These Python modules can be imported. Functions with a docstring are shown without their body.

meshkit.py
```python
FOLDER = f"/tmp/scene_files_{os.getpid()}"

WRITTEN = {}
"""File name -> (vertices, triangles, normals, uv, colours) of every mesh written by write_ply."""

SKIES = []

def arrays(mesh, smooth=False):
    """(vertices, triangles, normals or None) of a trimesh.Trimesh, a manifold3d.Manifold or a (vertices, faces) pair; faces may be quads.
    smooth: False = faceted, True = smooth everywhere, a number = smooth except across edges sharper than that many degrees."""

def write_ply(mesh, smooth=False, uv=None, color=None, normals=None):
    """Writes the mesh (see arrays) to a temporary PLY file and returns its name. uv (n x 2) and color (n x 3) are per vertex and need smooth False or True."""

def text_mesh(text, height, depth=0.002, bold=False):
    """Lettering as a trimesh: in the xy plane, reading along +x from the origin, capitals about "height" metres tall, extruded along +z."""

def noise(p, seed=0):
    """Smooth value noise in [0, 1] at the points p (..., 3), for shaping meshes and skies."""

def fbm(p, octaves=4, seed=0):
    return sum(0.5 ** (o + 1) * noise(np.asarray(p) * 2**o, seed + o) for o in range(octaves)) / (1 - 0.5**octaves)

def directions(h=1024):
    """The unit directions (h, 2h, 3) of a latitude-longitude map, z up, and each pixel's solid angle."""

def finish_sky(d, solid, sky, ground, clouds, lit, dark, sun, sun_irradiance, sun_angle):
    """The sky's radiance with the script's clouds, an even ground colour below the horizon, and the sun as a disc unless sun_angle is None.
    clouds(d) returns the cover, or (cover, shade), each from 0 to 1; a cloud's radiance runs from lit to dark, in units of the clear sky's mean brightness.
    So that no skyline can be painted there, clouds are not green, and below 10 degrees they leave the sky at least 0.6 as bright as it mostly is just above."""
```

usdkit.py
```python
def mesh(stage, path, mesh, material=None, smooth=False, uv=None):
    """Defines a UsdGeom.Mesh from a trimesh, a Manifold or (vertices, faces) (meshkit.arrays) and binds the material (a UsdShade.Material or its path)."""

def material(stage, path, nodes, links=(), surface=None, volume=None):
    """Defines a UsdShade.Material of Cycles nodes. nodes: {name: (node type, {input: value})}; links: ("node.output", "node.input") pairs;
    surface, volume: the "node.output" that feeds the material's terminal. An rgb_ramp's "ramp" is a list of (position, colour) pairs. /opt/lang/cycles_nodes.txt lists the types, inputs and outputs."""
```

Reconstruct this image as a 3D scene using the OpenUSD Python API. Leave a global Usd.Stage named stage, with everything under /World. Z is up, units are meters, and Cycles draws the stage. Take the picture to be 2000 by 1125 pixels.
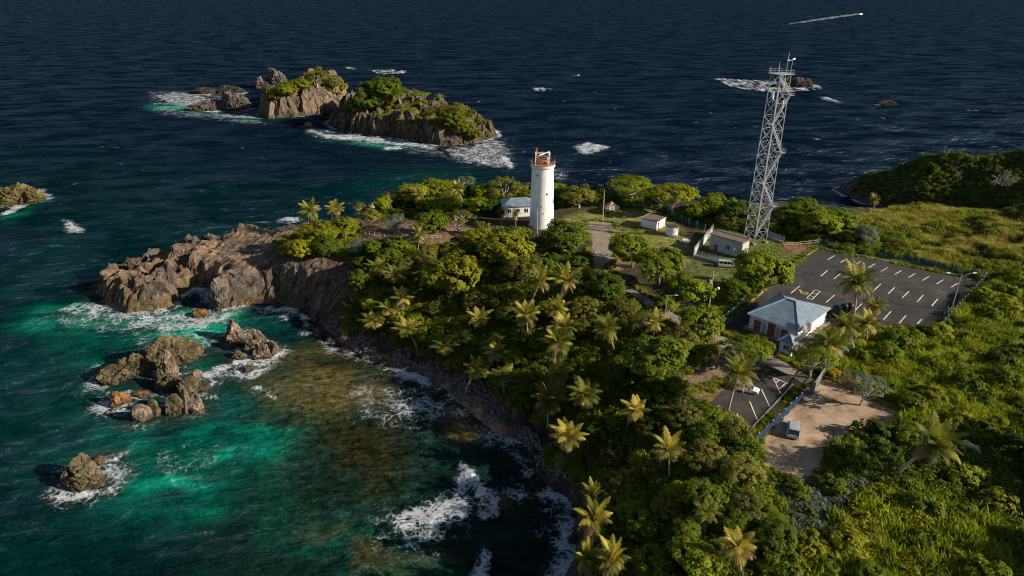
import math, random
import numpy as np, trimesh, shapely
from shapely.geometry import Polygon, Point, LineString
from scipy import ndimage
from scipy.spatial import cKDTree
from pxr import Usd, UsdGeom, UsdLux, UsdShade, Gf, Sdf, Vt
import usdkit, meshkit

stage = Usd.Stage.CreateInMemory()
UsdGeom.SetStageUpAxis(stage, 'Z'); UsdGeom.SetStageMetersPerUnit(stage, 1.0)
World = UsdGeom.Xform.Define(stage, '/World'); stage.SetDefaultPrim(World.GetPrim())
UsdGeom.Scope.Define(stage, '/World/Looks')
T = Sdf.ValueTypeNames

# ---------------------------------------------------------------- camera, sky, sun
CAMZ, PITCH, FPX = 95.0, math.radians(24.5), 1333.0
cam = UsdGeom.Camera.Define(stage, '/World/camera')
cam.CreateHorizontalApertureAttr(36.0); cam.CreateVerticalApertureAttr(20.25)
cam.CreateFocalLengthAttr(36.0 * FPX / 2000.0)
cam.CreateClippingRangeAttr(Gf.Vec2f(0.5, 40000.0))
cam.AddTranslateOp().Set(Gf.Vec3d(0, 0, CAMZ)); cam.AddRotateXOp().Set(90.0 - math.degrees(PITCH))
cam.CreateExposureAttr(1.0)

SUN_EL, SUN_AZ = math.radians(24.0), math.radians(-15.0)      # azimuth from +x towards +y
S = np.array([math.cos(SUN_EL) * math.cos(SUN_AZ), math.cos(SUN_EL) * math.sin(SUN_AZ), math.sin(SUN_EL)])
sun = UsdLux.DistantLight.Define(stage, '/World/sun')
sun.CreateNormalizeAttr(True); sun.CreateIntensityAttr(1.25); sun.CreateAngleAttr(0.5); sun.CreateColorAttr(Gf.Vec3f(1.0, 0.89, 0.73))
zx = np.cross([0, 0, 1], S); zx /= np.linalg.norm(zx); zy = np.cross(S, zx)
sun.AddTransformOp().Set(Gf.Matrix4d(*[float(q) for r in (zx, zy, S) for q in (*r, 0)], 0, 0, 0, 1))
dome = UsdLux.DomeLight.Define(stage, '/World/sky')
skym = usdkit.material(stage, '/World/Looks/sky_air', {
    'sky': ('sky_texture', {'sky_type': 'single_scattering', 'sun_disc': False, 'sun_elevation': SUN_EL, 'sun_rotation': math.atan2(S[0], S[1])}),
    'bg': ('background_shader', {'strength': 0.05})}, [('sky.color', 'bg.color')], surface='bg.background')
UsdShade.MaterialBindingAPI.Apply(dome.GetPrim()).Bind(skym)
dome.GetPrim().SetCustomDataByKey('kind', 'structure')

# ---------------------------------------------------------------- helpers
cp_, sp_ = math.cos(PITCH), math.sin(PITCH)
def ray(u, v):
    a, b = (u - 1000.0) / FPX, (562.5 - v) / FPX
    return np.array([a, cp_ + b * sp_, -sp_ + b * cp_])
def P(u, v, z=0.0):
    d = ray(u, v); t = (z - CAMZ) / d[2]
    return d[0] * t, d[1] * t
def PP(pts, z=0.0): return [P(u, v, z) for u, v in pts]
def smooth(e0, e1, x):
    t = np.clip((x - e0) / (e1 - e0), 0, 1); return t * t * (3 - 2 * t)
def fb(x, y, s, o=4, seed=0, z=0.0): return meshkit.fbm(np.stack([x / s, y / s, np.zeros_like(x) + z], -1), o, seed)
def ridged(x, y, s, o=3, seed=0, z=0.0):
    tot, w = 0, 0
    for k in range(o):
        n = meshkit.noise(np.stack([x / s * 2**k, y / s * 2**k, np.zeros_like(x) + z + 7.3 * k], -1), seed + 11 * k)
        tot = tot + (1 - np.abs(2 * n - 1)) * 0.5**k; w += 0.5**k
    return tot / w

def cells(X, Y, size, seed, rot=0.5, stretch=1.6):
    """Fracture blocks: a random level in [-1, 1] with a tilt per cell, and the distance to the nearest crack."""
    r = np.random.default_rng(seed); c, s_ = math.cos(rot), math.sin(rot); wx_ = X + (meshkit.noise(np.stack([X / size, Y / size, 0 * X + seed], -1), seed) - 0.5) * size * 0.7
    U, V = (wx_ * c + Y * s_) / stretch, -wx_ * s_ + Y * c
    u0, u1, v0, v1 = U.min() - size, U.max() + size, V.min() - size, V.max() + size; n = int((u1 - u0) * (v1 - v0) / size ** 2)
    p = np.c_[r.uniform(u0, u1, n), r.uniform(v0, v1, n)]; d, i = cKDTree(p).query(np.c_[U.ravel(), V.ravel()], k=2)
    lv, tu, tv = r.uniform(-1, 1, n), r.normal(size=n) * 0.7, r.normal(size=n) * 0.7; k = i[:, 0]
    out = lv[k] + tu[k] * (U.ravel() - p[k, 0]) / size + tv[k] * (V.ravel() - p[k, 1]) / size
    return out.reshape(X.shape), (d[:, 1] - d[:, 0]).reshape(X.shape), lv[(k * 7 + 3) % n].reshape(X.shape)

used = {}
def numbered(parent, name):
    k = (parent, name); n = used.get(k, -1) + 1; used[k] = n
    return f'{parent}/{name}' if n == 0 else f'{parent}/{name}_{n:03d}'
def tag(o, label=None, cat=None, group=None, kind=None):
    o = o.GetPrim() if hasattr(o, 'GetPrim') else o
    for k, v in (('label', label), ('category', cat), ('group', group), ('kind', kind)):
        if v: o.SetCustomDataByKey(k, v)
    return o
def path_of(parent):
    if parent is None: return '/World'
    return str((parent.GetPrim() if hasattr(parent, 'GetPrim') else parent).GetPath())
def obj(name, mesh, mat, parent=None, smooth=False):
    if isinstance(mesh, list): mesh = trimesh.util.concatenate(mesh)
    return usdkit.mesh(stage, numbered(path_of(parent), name), mesh, mat, smooth=smooth)
def thing(name, label, cat, loc=(0, 0, 0), rotz=0.0, group=None, scale=None, tilt=None):
    x = UsdGeom.Xform.Define(stage, numbered('/World', name))
    x.AddTranslateOp().Set(Gf.Vec3d(*map(float, loc)))
    if rotz: x.AddRotateZOp().Set(float(rotz))
    if tilt: x.AddRotateXOp().Set(float(tilt))
    if scale is not None: x.AddScaleOp().Set(Gf.Vec3f(*map(float, np.broadcast_to(scale, 3))))
    tag(x, label, cat, group); return x
def box(sx, sy, sz, c=(0, 0, 0), rz=0.0):
    m = trimesh.creation.box((sx, sy, sz))
    if rz: m.apply_transform(trimesh.transformations.rotation_matrix(rz, (0, 0, 1)))
    m.apply_translation(c); return m
def bar(a, b, r, n=6):
    a, b = np.array(a, float), np.array(b, float)
    return trimesh.creation.cylinder(r, segment=[a, b], sections=n)
def flat(a, b, w, h):                                             # a rectangular bar from a to b
    a, b = np.array(a, float), np.array(b, float); d = b - a; L = np.linalg.norm(d); d /= L
    up = np.array([0, 0, 1.0]) if abs(d[2]) < 0.95 else np.array([1.0, 0, 0])
    s = np.cross(d, up); s /= np.linalg.norm(s); u = np.cross(s, d)
    m = trimesh.creation.box((L, w, h)); M = np.eye(4); M[:3, 0], M[:3, 1], M[:3, 2], M[:3, 3] = d, s, u, (a + b) / 2
    m.apply_transform(M); return m
def cyl(r, h, c=(0, 0, 0), n=16, r2=None):                        # stands on c
    if r2 is None: r2 = r
    a = np.linspace(0, 2 * np.pi, n, endpoint=False)
    v = np.vstack([np.c_[r * np.cos(a), r * np.sin(a), 0 * a], np.c_[r2 * np.cos(a), r2 * np.sin(a), 0 * a + h], [[0, 0, 0], [0, 0, h]]]) + np.array(c)
    i = np.arange(n); j = (i + 1) % n
    f = np.vstack([np.c_[i, j, j + n], np.c_[i, j + n, i + n], np.c_[j, i, i * 0 + 2 * n], np.c_[i + n, j + n, i * 0 + 2 * n + 1]])
    return trimesh.Trimesh(v, f, process=False)
def attr(m, name, data, typ=T.Float3Array):
    pv = UsdGeom.PrimvarsAPI(m).CreatePrimvar(name, typ, 'vertex')
    pv.Set(Vt.Vec3fArray.FromNumpy(np.asarray(data, np.float32)) if typ in (T.Float3Array, T.Color3fArray) else Vt.FloatArray.FromNumpy(np.asarray(data, np.float32)))
def mat(name, nodes, links=(), surface='p.BSDF'): return usdkit.material(stage, f'/World/Looks/{name}', nodes, links, surface=surface)
def paint(name, c, rough=0.6, var=0.25, scale=1.5, bump=0.0, metal=0.0, spec=0.3, dirt=None, bscale=None):
    """A plain surface with blotchy wear: colour c, blotches of 'dirt' colour."""
    c = np.array(c, float); d = np.array(dirt if dirt is not None else c * 0.55)
    n = {'tc': ('texture_coordinate', {}), 'n': ('noise_texture', {'scale': scale, 'detail': 6.0, 'roughness': 0.65}),
         'r': ('rgb_ramp', {'ramp': [(0.3, c * (1 - var) + d * var), (0.55, c), (0.75, np.minimum(c * (1 + 0.25 * var), 1))]}),
         'p': ('principled_bsdf', {'roughness': rough, 'metallic': metal, 'specular_ior_level': spec})}
    l = [('tc.object', 'n.vector'), ('n.fac', 'r.fac'), ('r.color', 'p.base_color')]
    if bump:
        n['nb'] = ('noise_texture', {'scale': bscale or scale * 4, 'detail': 4.0}); n['b'] = ('bump', {'strength': 0.6, 'distance': bump})
        l += [('tc.object', 'nb.vector'), ('nb.fac', 'b.height'), ('b.normal', 'p.normal')]
    return mat(name, n, l)

# ---------------------------------------------------------------- the land, as one height raster
COAST = PP([(193, 572), (215, 598), (255, 611), (300, 607), (338, 601), (352, 577), (378, 562), (404, 563), (414, 588), (428, 606), (470, 596), (520, 590), (560, 598), (600, 610), (625, 638), (652, 664), (690, 688),
            (730, 705), (790, 722), (840, 745), (880, 775), (930, 815), (975, 850), (1012, 862), (1035, 880), (1050, 920), (1075, 950), (1110, 975), (1125, 1000), (1118, 1040), (1125, 1080), (1105, 1125), (1095, 1250)])
COAST += [(-2, 45), (20, 0), (60, -80), (420, -80), (460, 200), (420, 340), (300, 326), (235, 322), (205, 326), (180, 329), (165, 331), (158, 324), (162, 305), (163, 292), (172, 280), (181, 270), (176, 264), (164, 268), (152, 266), (145, 258),
          (138, 260), (125, 262), (100, 267), (70, 272), (40, 276), (10, 277), (-15, 274), (-34, 270), (-46, 264), (-56, 257), (-70, 250), (-82, 248), (-94, 245), (-108, 242), (-124, 236), (-134, 226), (-141, 214)]
GX0, GX1, GY0, GY1, GS = -156.0, 318.0, 44.0, 346.0, 0.6
gx, gy = np.arange(GX0, GX1, GS), np.arange(GY0, GY1, GS)
XX, YY = np.meshgrid(gx, gy)
def raster(poly, x0=GX0, y0=GY0, s=GS, shape=None):
    h, w = shape or XX.shape
    xs, ys = x0 + s * np.arange(w), y0 + s * np.arange(h)
    pts = shapely.points(*[a.ravel() for a in np.meshgrid(xs, ys)])
    g = Polygon(poly).buffer(0); shapely.prepare(g)
    return shapely.contains(g, pts).reshape(h, w)
coast_poly = Polygon(COAST).buffer(0)
land = raster(COAST)
dist = (ndimage.distance_transform_edt(land) - ndimage.distance_transform_edt(~land)) * GS
headland = smooth(-44, -57, XX - 0.0 * YY + 0.35 * (YY - 215)) * smooth(178, 186, YY)        # the bare rock west of the neck
CTRL = np.array([  # x, y, height, ramp width
    (-128, 216, 4.5, 6), (-112, 222, 7.5, 7), (-92, 232, 10, 8), (-72, 234, 12, 9), (-58, 230, 14, 12), (-50, 214, 15, 13), (-36, 194, 15, 25), (-24, 180, 15, 42), (-10, 165, 15, 46), (8, 140, 15, 40), (18, 112, 15, 27), (22, 80, 15, 20), (10, 50, 15, 16),
    (-40, 252, 14.5, 8), (0, 265, 14.5, 9), (60, 262, 15, 10), (110, 258, 15, 10), (141, 250, 14, 8), (172, 258, 14, 12), (170, 318, 13, 20), (195, 312, 27, 34), (225, 305, 30, 36), (190, 280, 16, 30), (260, 270, 26, 30),
    (200, 215, 18, 30), (150, 150, 15.5, 30), (230, 120, 17, 30), (100, 80, 15, 30), (60, 180, 15, 40), (60, 240, 15, 30), (40, 215, 15, 30)], float)
def idw(col, p=3.0):
    num = den = 0
    for x, y, *r in CTRL:
        w = 1.0 / (((XX - x) ** 2 + (YY - y) ** 2) ** (p / 2) + 60.0); num = num + w * r[col]; den = den + w
    return num / den
Hh, Ww = idw(0), idw(1)
rockn = np.clip(headland, 0, 1)
dn = dist + (fb(XX, YY, 9.0, 4, 3) - 0.5) * (2.2 + 4.2 * rockn * smooth(-58, -75, XX)) * smooth(0, 6, np.abs(dist) + 2)
bayb = smooth(3, 0, shapely.distance(Polygon(PP([(700, 700), (790, 735), (850, 760), (930, 820), (1010, 870), (1040, 890), (1080, 850), (1000, 770), (900, 700), (780, 680), (700, 670)])).buffer(2), shapely.points(XX.ravel(), YY.ravel())).reshape(XX.shape))
t = np.clip((dn - 5.5 * bayb) / Ww, 0, 1)
prof = np.where(rockn > 0.5, 1 - (1 - t) ** 2.2, t * (1.55 - 0.55 * t))
ZZ = Hh * np.clip(prof, 0, 1) + bayb * 0.2 * np.clip(dist, 0, 8)
gully = LineString([(168, 276), (182, 266), (205, 256), (225, 262)])
gd = shapely.distance(gully, shapely.points(XX.ravel(), YY.ravel())).reshape(XX.shape)
ZZ = ZZ - 10 * np.exp(-(gd / 11.0) ** 2) * smooth(228, 175, XX)
crack = ridged(XX, YY, 7.0, 4, 21)
crack2 = ridged(XX + 2.5 * (n_w := fb(XX, YY, 5, 3, 23)), YY * 1.0, 3.2, 3, 27)
ZZ += rockn * ((crack - 0.62) * 5.5 + (crack2 - 0.6) * 2.2 + (fb(XX, YY, 14, 3, 9) - 0.5) * 5.0) * smooth(0, 4, dist) * (0.35 + 0.65 * smooth(-82, -105, XX) + 0.4 * smooth(10, 4, dist))
sandy = rockn * smooth(-114, -98, XX) * smooth(3.5, 9, dist)                                   # the smooth sandy crown of the headland
ZZ = ZZ * (1 - 0.75 * sandy) + 0.75 * sandy * (9.6 + 2.2 * smooth(-100, -65, XX) + (fb(XX, YY, 6, 4, 5) - 0.5) * 2.2)
blk, gap, bid = cells(XX, YY, 5.5, 61); blk2, gap2, bid2 = cells(XX, YY, 2.2, 67, 0.9, 1.4)
ZZ += rockn * smooth(0.5, 3, dist) * (1 - 0.75 * sandy) * (0.55 + 0.45 * smooth(-95, -115, XX)) * (blk * 1.1 + blk2 * 0.6 - 1.3 * smooth(0.7, 0.0, gap) - 0.5 * smooth(0.35, 0.0, gap2))
shore = smooth(16, 2, dist) * (1 - rockn)
ZZ += shore * (ridged(XX, YY, 5.0, 3, 31) - 0.5) * 1.6 * smooth(0.5, 3, dist)
inland = smooth(18, 40, dist)
bump_ = ((fb(XX, YY, 30, 4, 15) - 0.5) * 3.0 + (fb(XX, YY, 9, 3, 17) - 0.5) * 5.5) * smooth(95, 130, XX + 0.2 * (YY - 150))
ZZ += bump_ * smooth(10, 30, dist)
# the worked ground (lawn, yards, lots, roads) is level at 15 m
ZP = 15.0
def PZ(pts): return PP(pts, ZP)
UPPER_LOT = PZ([(1597, 487), (1905, 549), (1822, 642), (1640, 614), (1430, 648), (1412, 640)])
LOWER_LOT = PZ([(1497, 711), (1560, 742), (1550, 753), (1470, 837), (1384, 791), (1410, 765)])
DIRT_LOT = PZ([(1607, 738), (1762, 806), (1756, 822), (1712, 838), (1660, 858), (1618, 885), (1606, 925), (1580, 944), (1530, 930), (1488, 912), (1480, 880), (1490, 856), (1545, 790)])
LAWN = PZ([(1100, 425), (1170, 404), (1290, 412), (1345, 460), (1360, 500), (1330, 520), (1200, 470), (1110, 470)])
ROAD = PZ([(1150, 432), (1196, 436), (1192, 470), (1200, 505), (1172, 520), (1230, 560), (1262, 580), (1330, 620), (1420, 660), (1500, 690), (1590, 740), (1575, 752), (1545, 735), (1490, 712), (1400, 676), (1310, 634), (1245, 600), (1208, 578), (1150, 530), (1158, 470)])
COMPOUND = PZ([(1335, 520), (1385, 440), (1470, 455), (1540, 470), (1600, 484), (1500, 600), (1440, 640), (1400, 680), (1350, 600)])
HALL_YARD = PZ([(1440, 640), (1525, 560), (1640, 600), (1700, 640), (1580, 720), (1500, 712)])
GARDEN = PZ([(1300, 740), (1385, 690), (1440, 700), (1500, 712), (1400, 790), (1330, 770)])
PADS = [UPPER_LOT, LOWER_LOT, DIRT_LOT, LAWN, ROAD, COMPOUND, HALL_YARD, GARDEN, PZ([(960, 450), (1130, 400), (1130, 470), (1000, 460)])]
pad_poly = shapely.union_all([Polygon(p).buffer(0) for p in PADS]).buffer(4).buffer(-2.5)
pm = shapely.distance(pad_poly, shapely.points(XX.ravel(), YY.ravel())).reshape(XX.shape)
pw = smooth(7, 0.2, pm)
soft = (fb(XX, YY, 4.0, 3, 41) - 0.5) * 0.5
ZZ = np.where(dist > 0, (ZZ + soft * smooth(1, 5, dist)) * (1 - pw) + ZP * pw, np.maximum(-4, dist * 0.5 - 0.15))
ZZ = np.where((dist > 0) & (ZZ < 0.1) & (pw < 0.5), 0.1 * smooth(0, 2, dist) + 0.02, ZZ)
def gz(x, y):
    i, j = (np.asarray(y, float) - GY0) / GS, (np.asarray(x, float) - GX0) / GS
    return ndimage.map_coordinates(ZZ, [np.atleast_1d(i), np.atleast_1d(j)], order=1, mode='nearest')
def G(u, v, h=0.0):
    """The ground point above which the height h is seen at this pixel."""
    d = ray(u, v); t = np.arange(70, 420, 0.25); x, y, z = d[0] * t, d[1] * t, CAMZ + d[2] * t - h
    z0 = np.maximum(gz(x, y), 0.0); k = int(np.argmax(z <= z0)) if (z <= z0).any() else len(t) - 1
    return float(x[k]), float(y[k]), float(max(z0[k], 0))

# ground colours: what lies there, not how it is lit
col = np.zeros(XX.shape + (3,)); col[:] = (0.042, 0.04, 0.02)
def lay(w, c):
    global col
    w = np.clip(w, 0, 1)[..., None]; col = col * (1 - w) + np.asarray(c) * w
n1, n2, n3 = fb(XX, YY, 7, 4, 51), fb(XX, YY, 2.2, 3, 61), fb(XX, YY, 18, 3, 71)
def zone(poly, blur=1.5): return ndimage.gaussian_filter(raster(poly).astype(float), blur / GS)
lay(smooth(0.5, 0.65, n1) * 0.7, (0.075, 0.052, 0.03))
lay(smooth(95, 125, XX) * (0.4 + 0.6 * smooth(0.4, 0.6, n1)), (0.06, 0.075, 0.018))
GRASSLAND = PZ([(1620, 500), (1720, 430), (1820, 400), (2000, 380), (2150, 420), (2150, 1200), (1700, 1200), (1760, 820), (1680, 700), (1900, 560), (1880, 525)])
lay(zone(GRASSLAND, 2) * smooth(0.45, 0.62, n1) * 0.8, (0.2, 0.16, 0.05))
gyy, gxx = np.gradient(ZZ, GS); slope = np.hypot(gxx, gyy)
lay(smooth(0.75, 1.2, slope) * (1 - rockn), (0.06, 0.043, 0.03))
neck = zone(PP([(520, 470), (700, 470), (720, 560), (700, 690), (560, 600)], 6), 4)
lay(neck * 0.9, np.array((0.095, 0.05, 0.034))); lay(neck * smooth(0.48, 0.62, n2), (0.05, 0.036, 0.028))
tan = np.array((0.185, 0.125, 0.088)); grey = np.array((0.098, 0.082, 0.068))
lay(rockn, grey); lay(rockn * smooth(0.42, 0.6, n1) * smooth(-128, -108, XX), tan); lay(rockn * smooth(0.66, 0.44, crack) * 0.8, (0.05, 0.043, 0.034)); lay(rockn * smooth(0.55, 0.38, crack2) * 0.6, (0.04, 0.034, 0.027))
lay(rockn * smooth(0.55, 0.66, n3) * 0.5, (0.2, 0.12, 0.06)); lay(sandy * smooth(0.35, 0.55, n1), (0.22, 0.155, 0.11)); lay(sandy * smooth(0.58, 0.66, n1), (0.24, 0.15, 0.09)); lay(sandy * smooth(0.5, 0.35, n2) * 0.7, (0.1, 0.08, 0.06))
lay(rockn * (0.5 + 0.5 * bid) * 0.45, (0.07, 0.055, 0.042)); lay(rockn * smooth(0.5, 0.05, gap) * 0.75, (0.025, 0.021, 0.017)); lay(rockn * smooth(0.2, 0.0, gap2) * 0.5, (0.03, 0.025, 0.02))
lay(rockn * smooth(4.5, 0.5, ZZ + 2 * (n2 - 0.5)), (0.07, 0.06, 0.028)); lay(rockn * smooth(1.1, 0.2, ZZ) * smooth(0.4, 0.6, n2), (0.19, 0.085, 0.05))
lay(neck * smooth(-66, -52, XX) * 0.8, (0.085, 0.046, 0.032))
beach = zone(PP([(640, 640), (700, 672), (790, 705), (850, 725), (905, 750), (960, 790), (1010, 840), (1030, 900), (1000, 880), (900, 800), (820, 745), (700, 705)], 1.0), 2)
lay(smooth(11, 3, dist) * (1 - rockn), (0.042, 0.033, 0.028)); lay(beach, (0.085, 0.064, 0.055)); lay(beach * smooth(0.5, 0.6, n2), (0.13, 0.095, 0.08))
lay(zone(PP([(870, 755), (930, 790), (1000, 850), (960, 850), (900, 800)], .5), 1), (0.30, 0.17, 0.11))
capew = smooth(150, 160, XX) * smooth(252, 262, YY)
lay(capew * 0.9, (0.03, 0.042, 0.018)); lay(capew * smooth(12, 6, ZZ), (0.05, 0.04, 0.032))
lay(zone(LAWN, 1.2), (0.15, 0.17, 0.034)); lay(zone(LAWN, 1.2) * smooth(0.5, 0.65, n2), (0.22, 0.19, 0.06))
lay(zone(PZ([(1160, 430), (1196, 436), (1240, 405), (1262, 405), (1215, 440)]), 1.0) * 0.7, (0.27, 0.2, 0.12))
lay(zone(COMPOUND, 2) * 0.8, (0.11, 0.13, 0.03)); lay(zone(PZ([(1530, 470), (1597, 484), (1590, 500), (1525, 490)]), 1.2), (0.2, 0.11, 0.06))
lay(zone(GARDEN, 1.5), (0.21, 0.138, 0.086)); lay(zone(PZ([(1335, 762), (1400, 735), (1440, 745), (1390, 792)]), 1.2), (0.16, 0.12, 0.035))
lay(zone(HALL_YARD, 1.2), (0.08, 0.075, 0.045))
lay(zone(PZ([(1470, 835), (1600, 742), (1612, 752), (1482, 850)]), .6), (0.07, 0.09, 0.022))
lay(zone(PZ([(650, 448), (760, 430), (980, 440), (1010, 500), (700, 480)]), 3) * 0.85, (0.21, 0.135, 0.085))
lay(zone(PZ([(1150, 500), (1330, 480), (1350, 560), (1250, 600)]), 3) * smooth(0.42, 0.55, n1), (0.22, 0.14, 0.09))
col *= (0.75 + 0.5 * fb(XX, YY, 1.6, 3, 81))[..., None]

def grid_mesh(name, X, Y, Z, keep, m, smooth_=True):
    idx = -np.ones(X.shape, int); h, w = X.shape
    k4 = keep[:-1, :-1] | keep[1:, :-1] | keep[:-1, 1:] | keep[1:, 1:]
    i, j = np.nonzero(k4); a, b, c, d = i * w + j, i * w + j + 1, (i + 1) * w + j + 1, (i + 1) * w + j
    usedv = np.unique(np.concatenate([a, b, c, d])); re = -np.ones(h * w, int); re[usedv] = np.arange(len(usedv))
    v = np.stack([X.ravel(), Y.ravel(), Z.ravel()], 1)[usedv]
    f = np.vstack([np.c_[re[a], re[b], re[c]], np.c_[re[a], re[c], re[d]]])
    return usdkit.mesh(stage, numbered('/World', name), (v, f), m, smooth=smooth_), usedv

# rock and soil read their colour from the mesh, with fine grain and relief on top
def ground_mat(name, bump=0.5, fine=2.2, rock=0.0):
    return mat(name, {
        'a': ('attribute', {'attribute': 'gcol'}), 'g': ('geometry', {}),
        'n': ('noise_texture', {'scale': fine, 'detail': 7.0, 'roughness': 0.7}), 'm': ('map_range', {'from_min': 0.3, 'from_max': 0.7, 'to_min': 0.45, 'to_max': 1.5}),
        'v': ('voronoi_texture', {'feature': 'distance_to_edge', 'scale': 0.28}), 'nz': ('noise_texture', {'scale': 0.45, 'detail': 6.0, 'roughness': 0.65}), 'sv': ('vector_math', {'math_type': 'multiply_add', 'vector2': (5.0, 5.0, 5.0)}),
        'vr': ('map_range', {'from_min': 0.0, 'from_max': 0.12, 'to_min': 1 - rock, 'to_max': 1.0, 'clamp': True}),
        'mm': ('math', {'math_type': 'multiply'}), 'mx': ('vector_math', {'math_type': 'multiply'}), 'h1': ('math', {'math_type': 'multiply_add', 'value2': 0.6 * rock + 0.0001}),
        'b': ('bump', {'strength': 0.9, 'distance': bump}), 'p': ('principled_bsdf', {'roughness': 0.92, 'specular_ior_level': 0.15})},
        [('g.position', 'n.vector'), ('n.fac', 'm.value'), ('g.position', 'nz.vector'), ('nz.color', 'sv.vector1'), ('g.position', 'sv.vector3'), ('sv.vector', 'v.vector'), ('v.distance', 'vr.value'),
         ('m.result', 'mm.value1'), ('vr.result', 'mm.value2'), ('a.color', 'mx.vector1'), ('mm.value', 'mx.vector2'), ('mx.vector', 'p.base_color'),
         ('vr.result', 'h1.value1'), ('n.fac', 'h1.value3'), ('h1.value', 'b.height'), ('b.normal', 'p.normal')])
earth = ground_mat('earth_and_rock', 0.45, 2.0, 0.4)
stone = ground_mat('sea_rock', 0.6, 1.3, 0.4)
# crags: the bare rock is pushed sideways too, so that it overhangs and splits
DX = rockn * bid * 0.9 * smooth(0.5, 1.2, slope) + rockn * (fb(XX, YY, 2.6, 3, 91, 3.1) - 0.5) * 2.6 * smooth(0.3, 1.0, slope); DY = rockn * bid2 * 0.7 * smooth(0.5, 1.2, slope) + rockn * (fb(XX, YY, 2.6, 3, 95, 8.4) - 0.5) * 2.6 * smooth(0.3, 1.0, slope)
DZ = rockn * (ridged(XX, YY, 1.9, 3, 99) - 0.6) * 1.3 * (0.5 + 0.5 * smooth(0.2, 0.8, slope)) * smooth(0, 2, dist)
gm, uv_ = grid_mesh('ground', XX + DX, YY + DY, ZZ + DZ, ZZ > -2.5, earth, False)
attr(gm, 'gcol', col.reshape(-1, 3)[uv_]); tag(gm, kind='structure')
# land that goes on outside the frame, to the right and behind the camera
far_v = np.array([(GX1 - 2, -300, 14.0), (900, -300, 14), (900, 420, 14), (GX1 - 2, GY1, 14), (GX0 + 160, GY0 + 1, 9), (GX0 + 160, -300, 9), (GX1 - 2, GY0 + 1, 14)])
fm = usdkit.mesh(stage, '/World/ground_beyond', (far_v, np.array([(0, 1, 2), (0, 2, 3), (5, 0, 6), (5, 6, 4)])), earth)
attr(fm, 'gcol', np.tile((0.05, 0.06, 0.02), (7, 1))); tag(fm, kind='structure')
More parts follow.
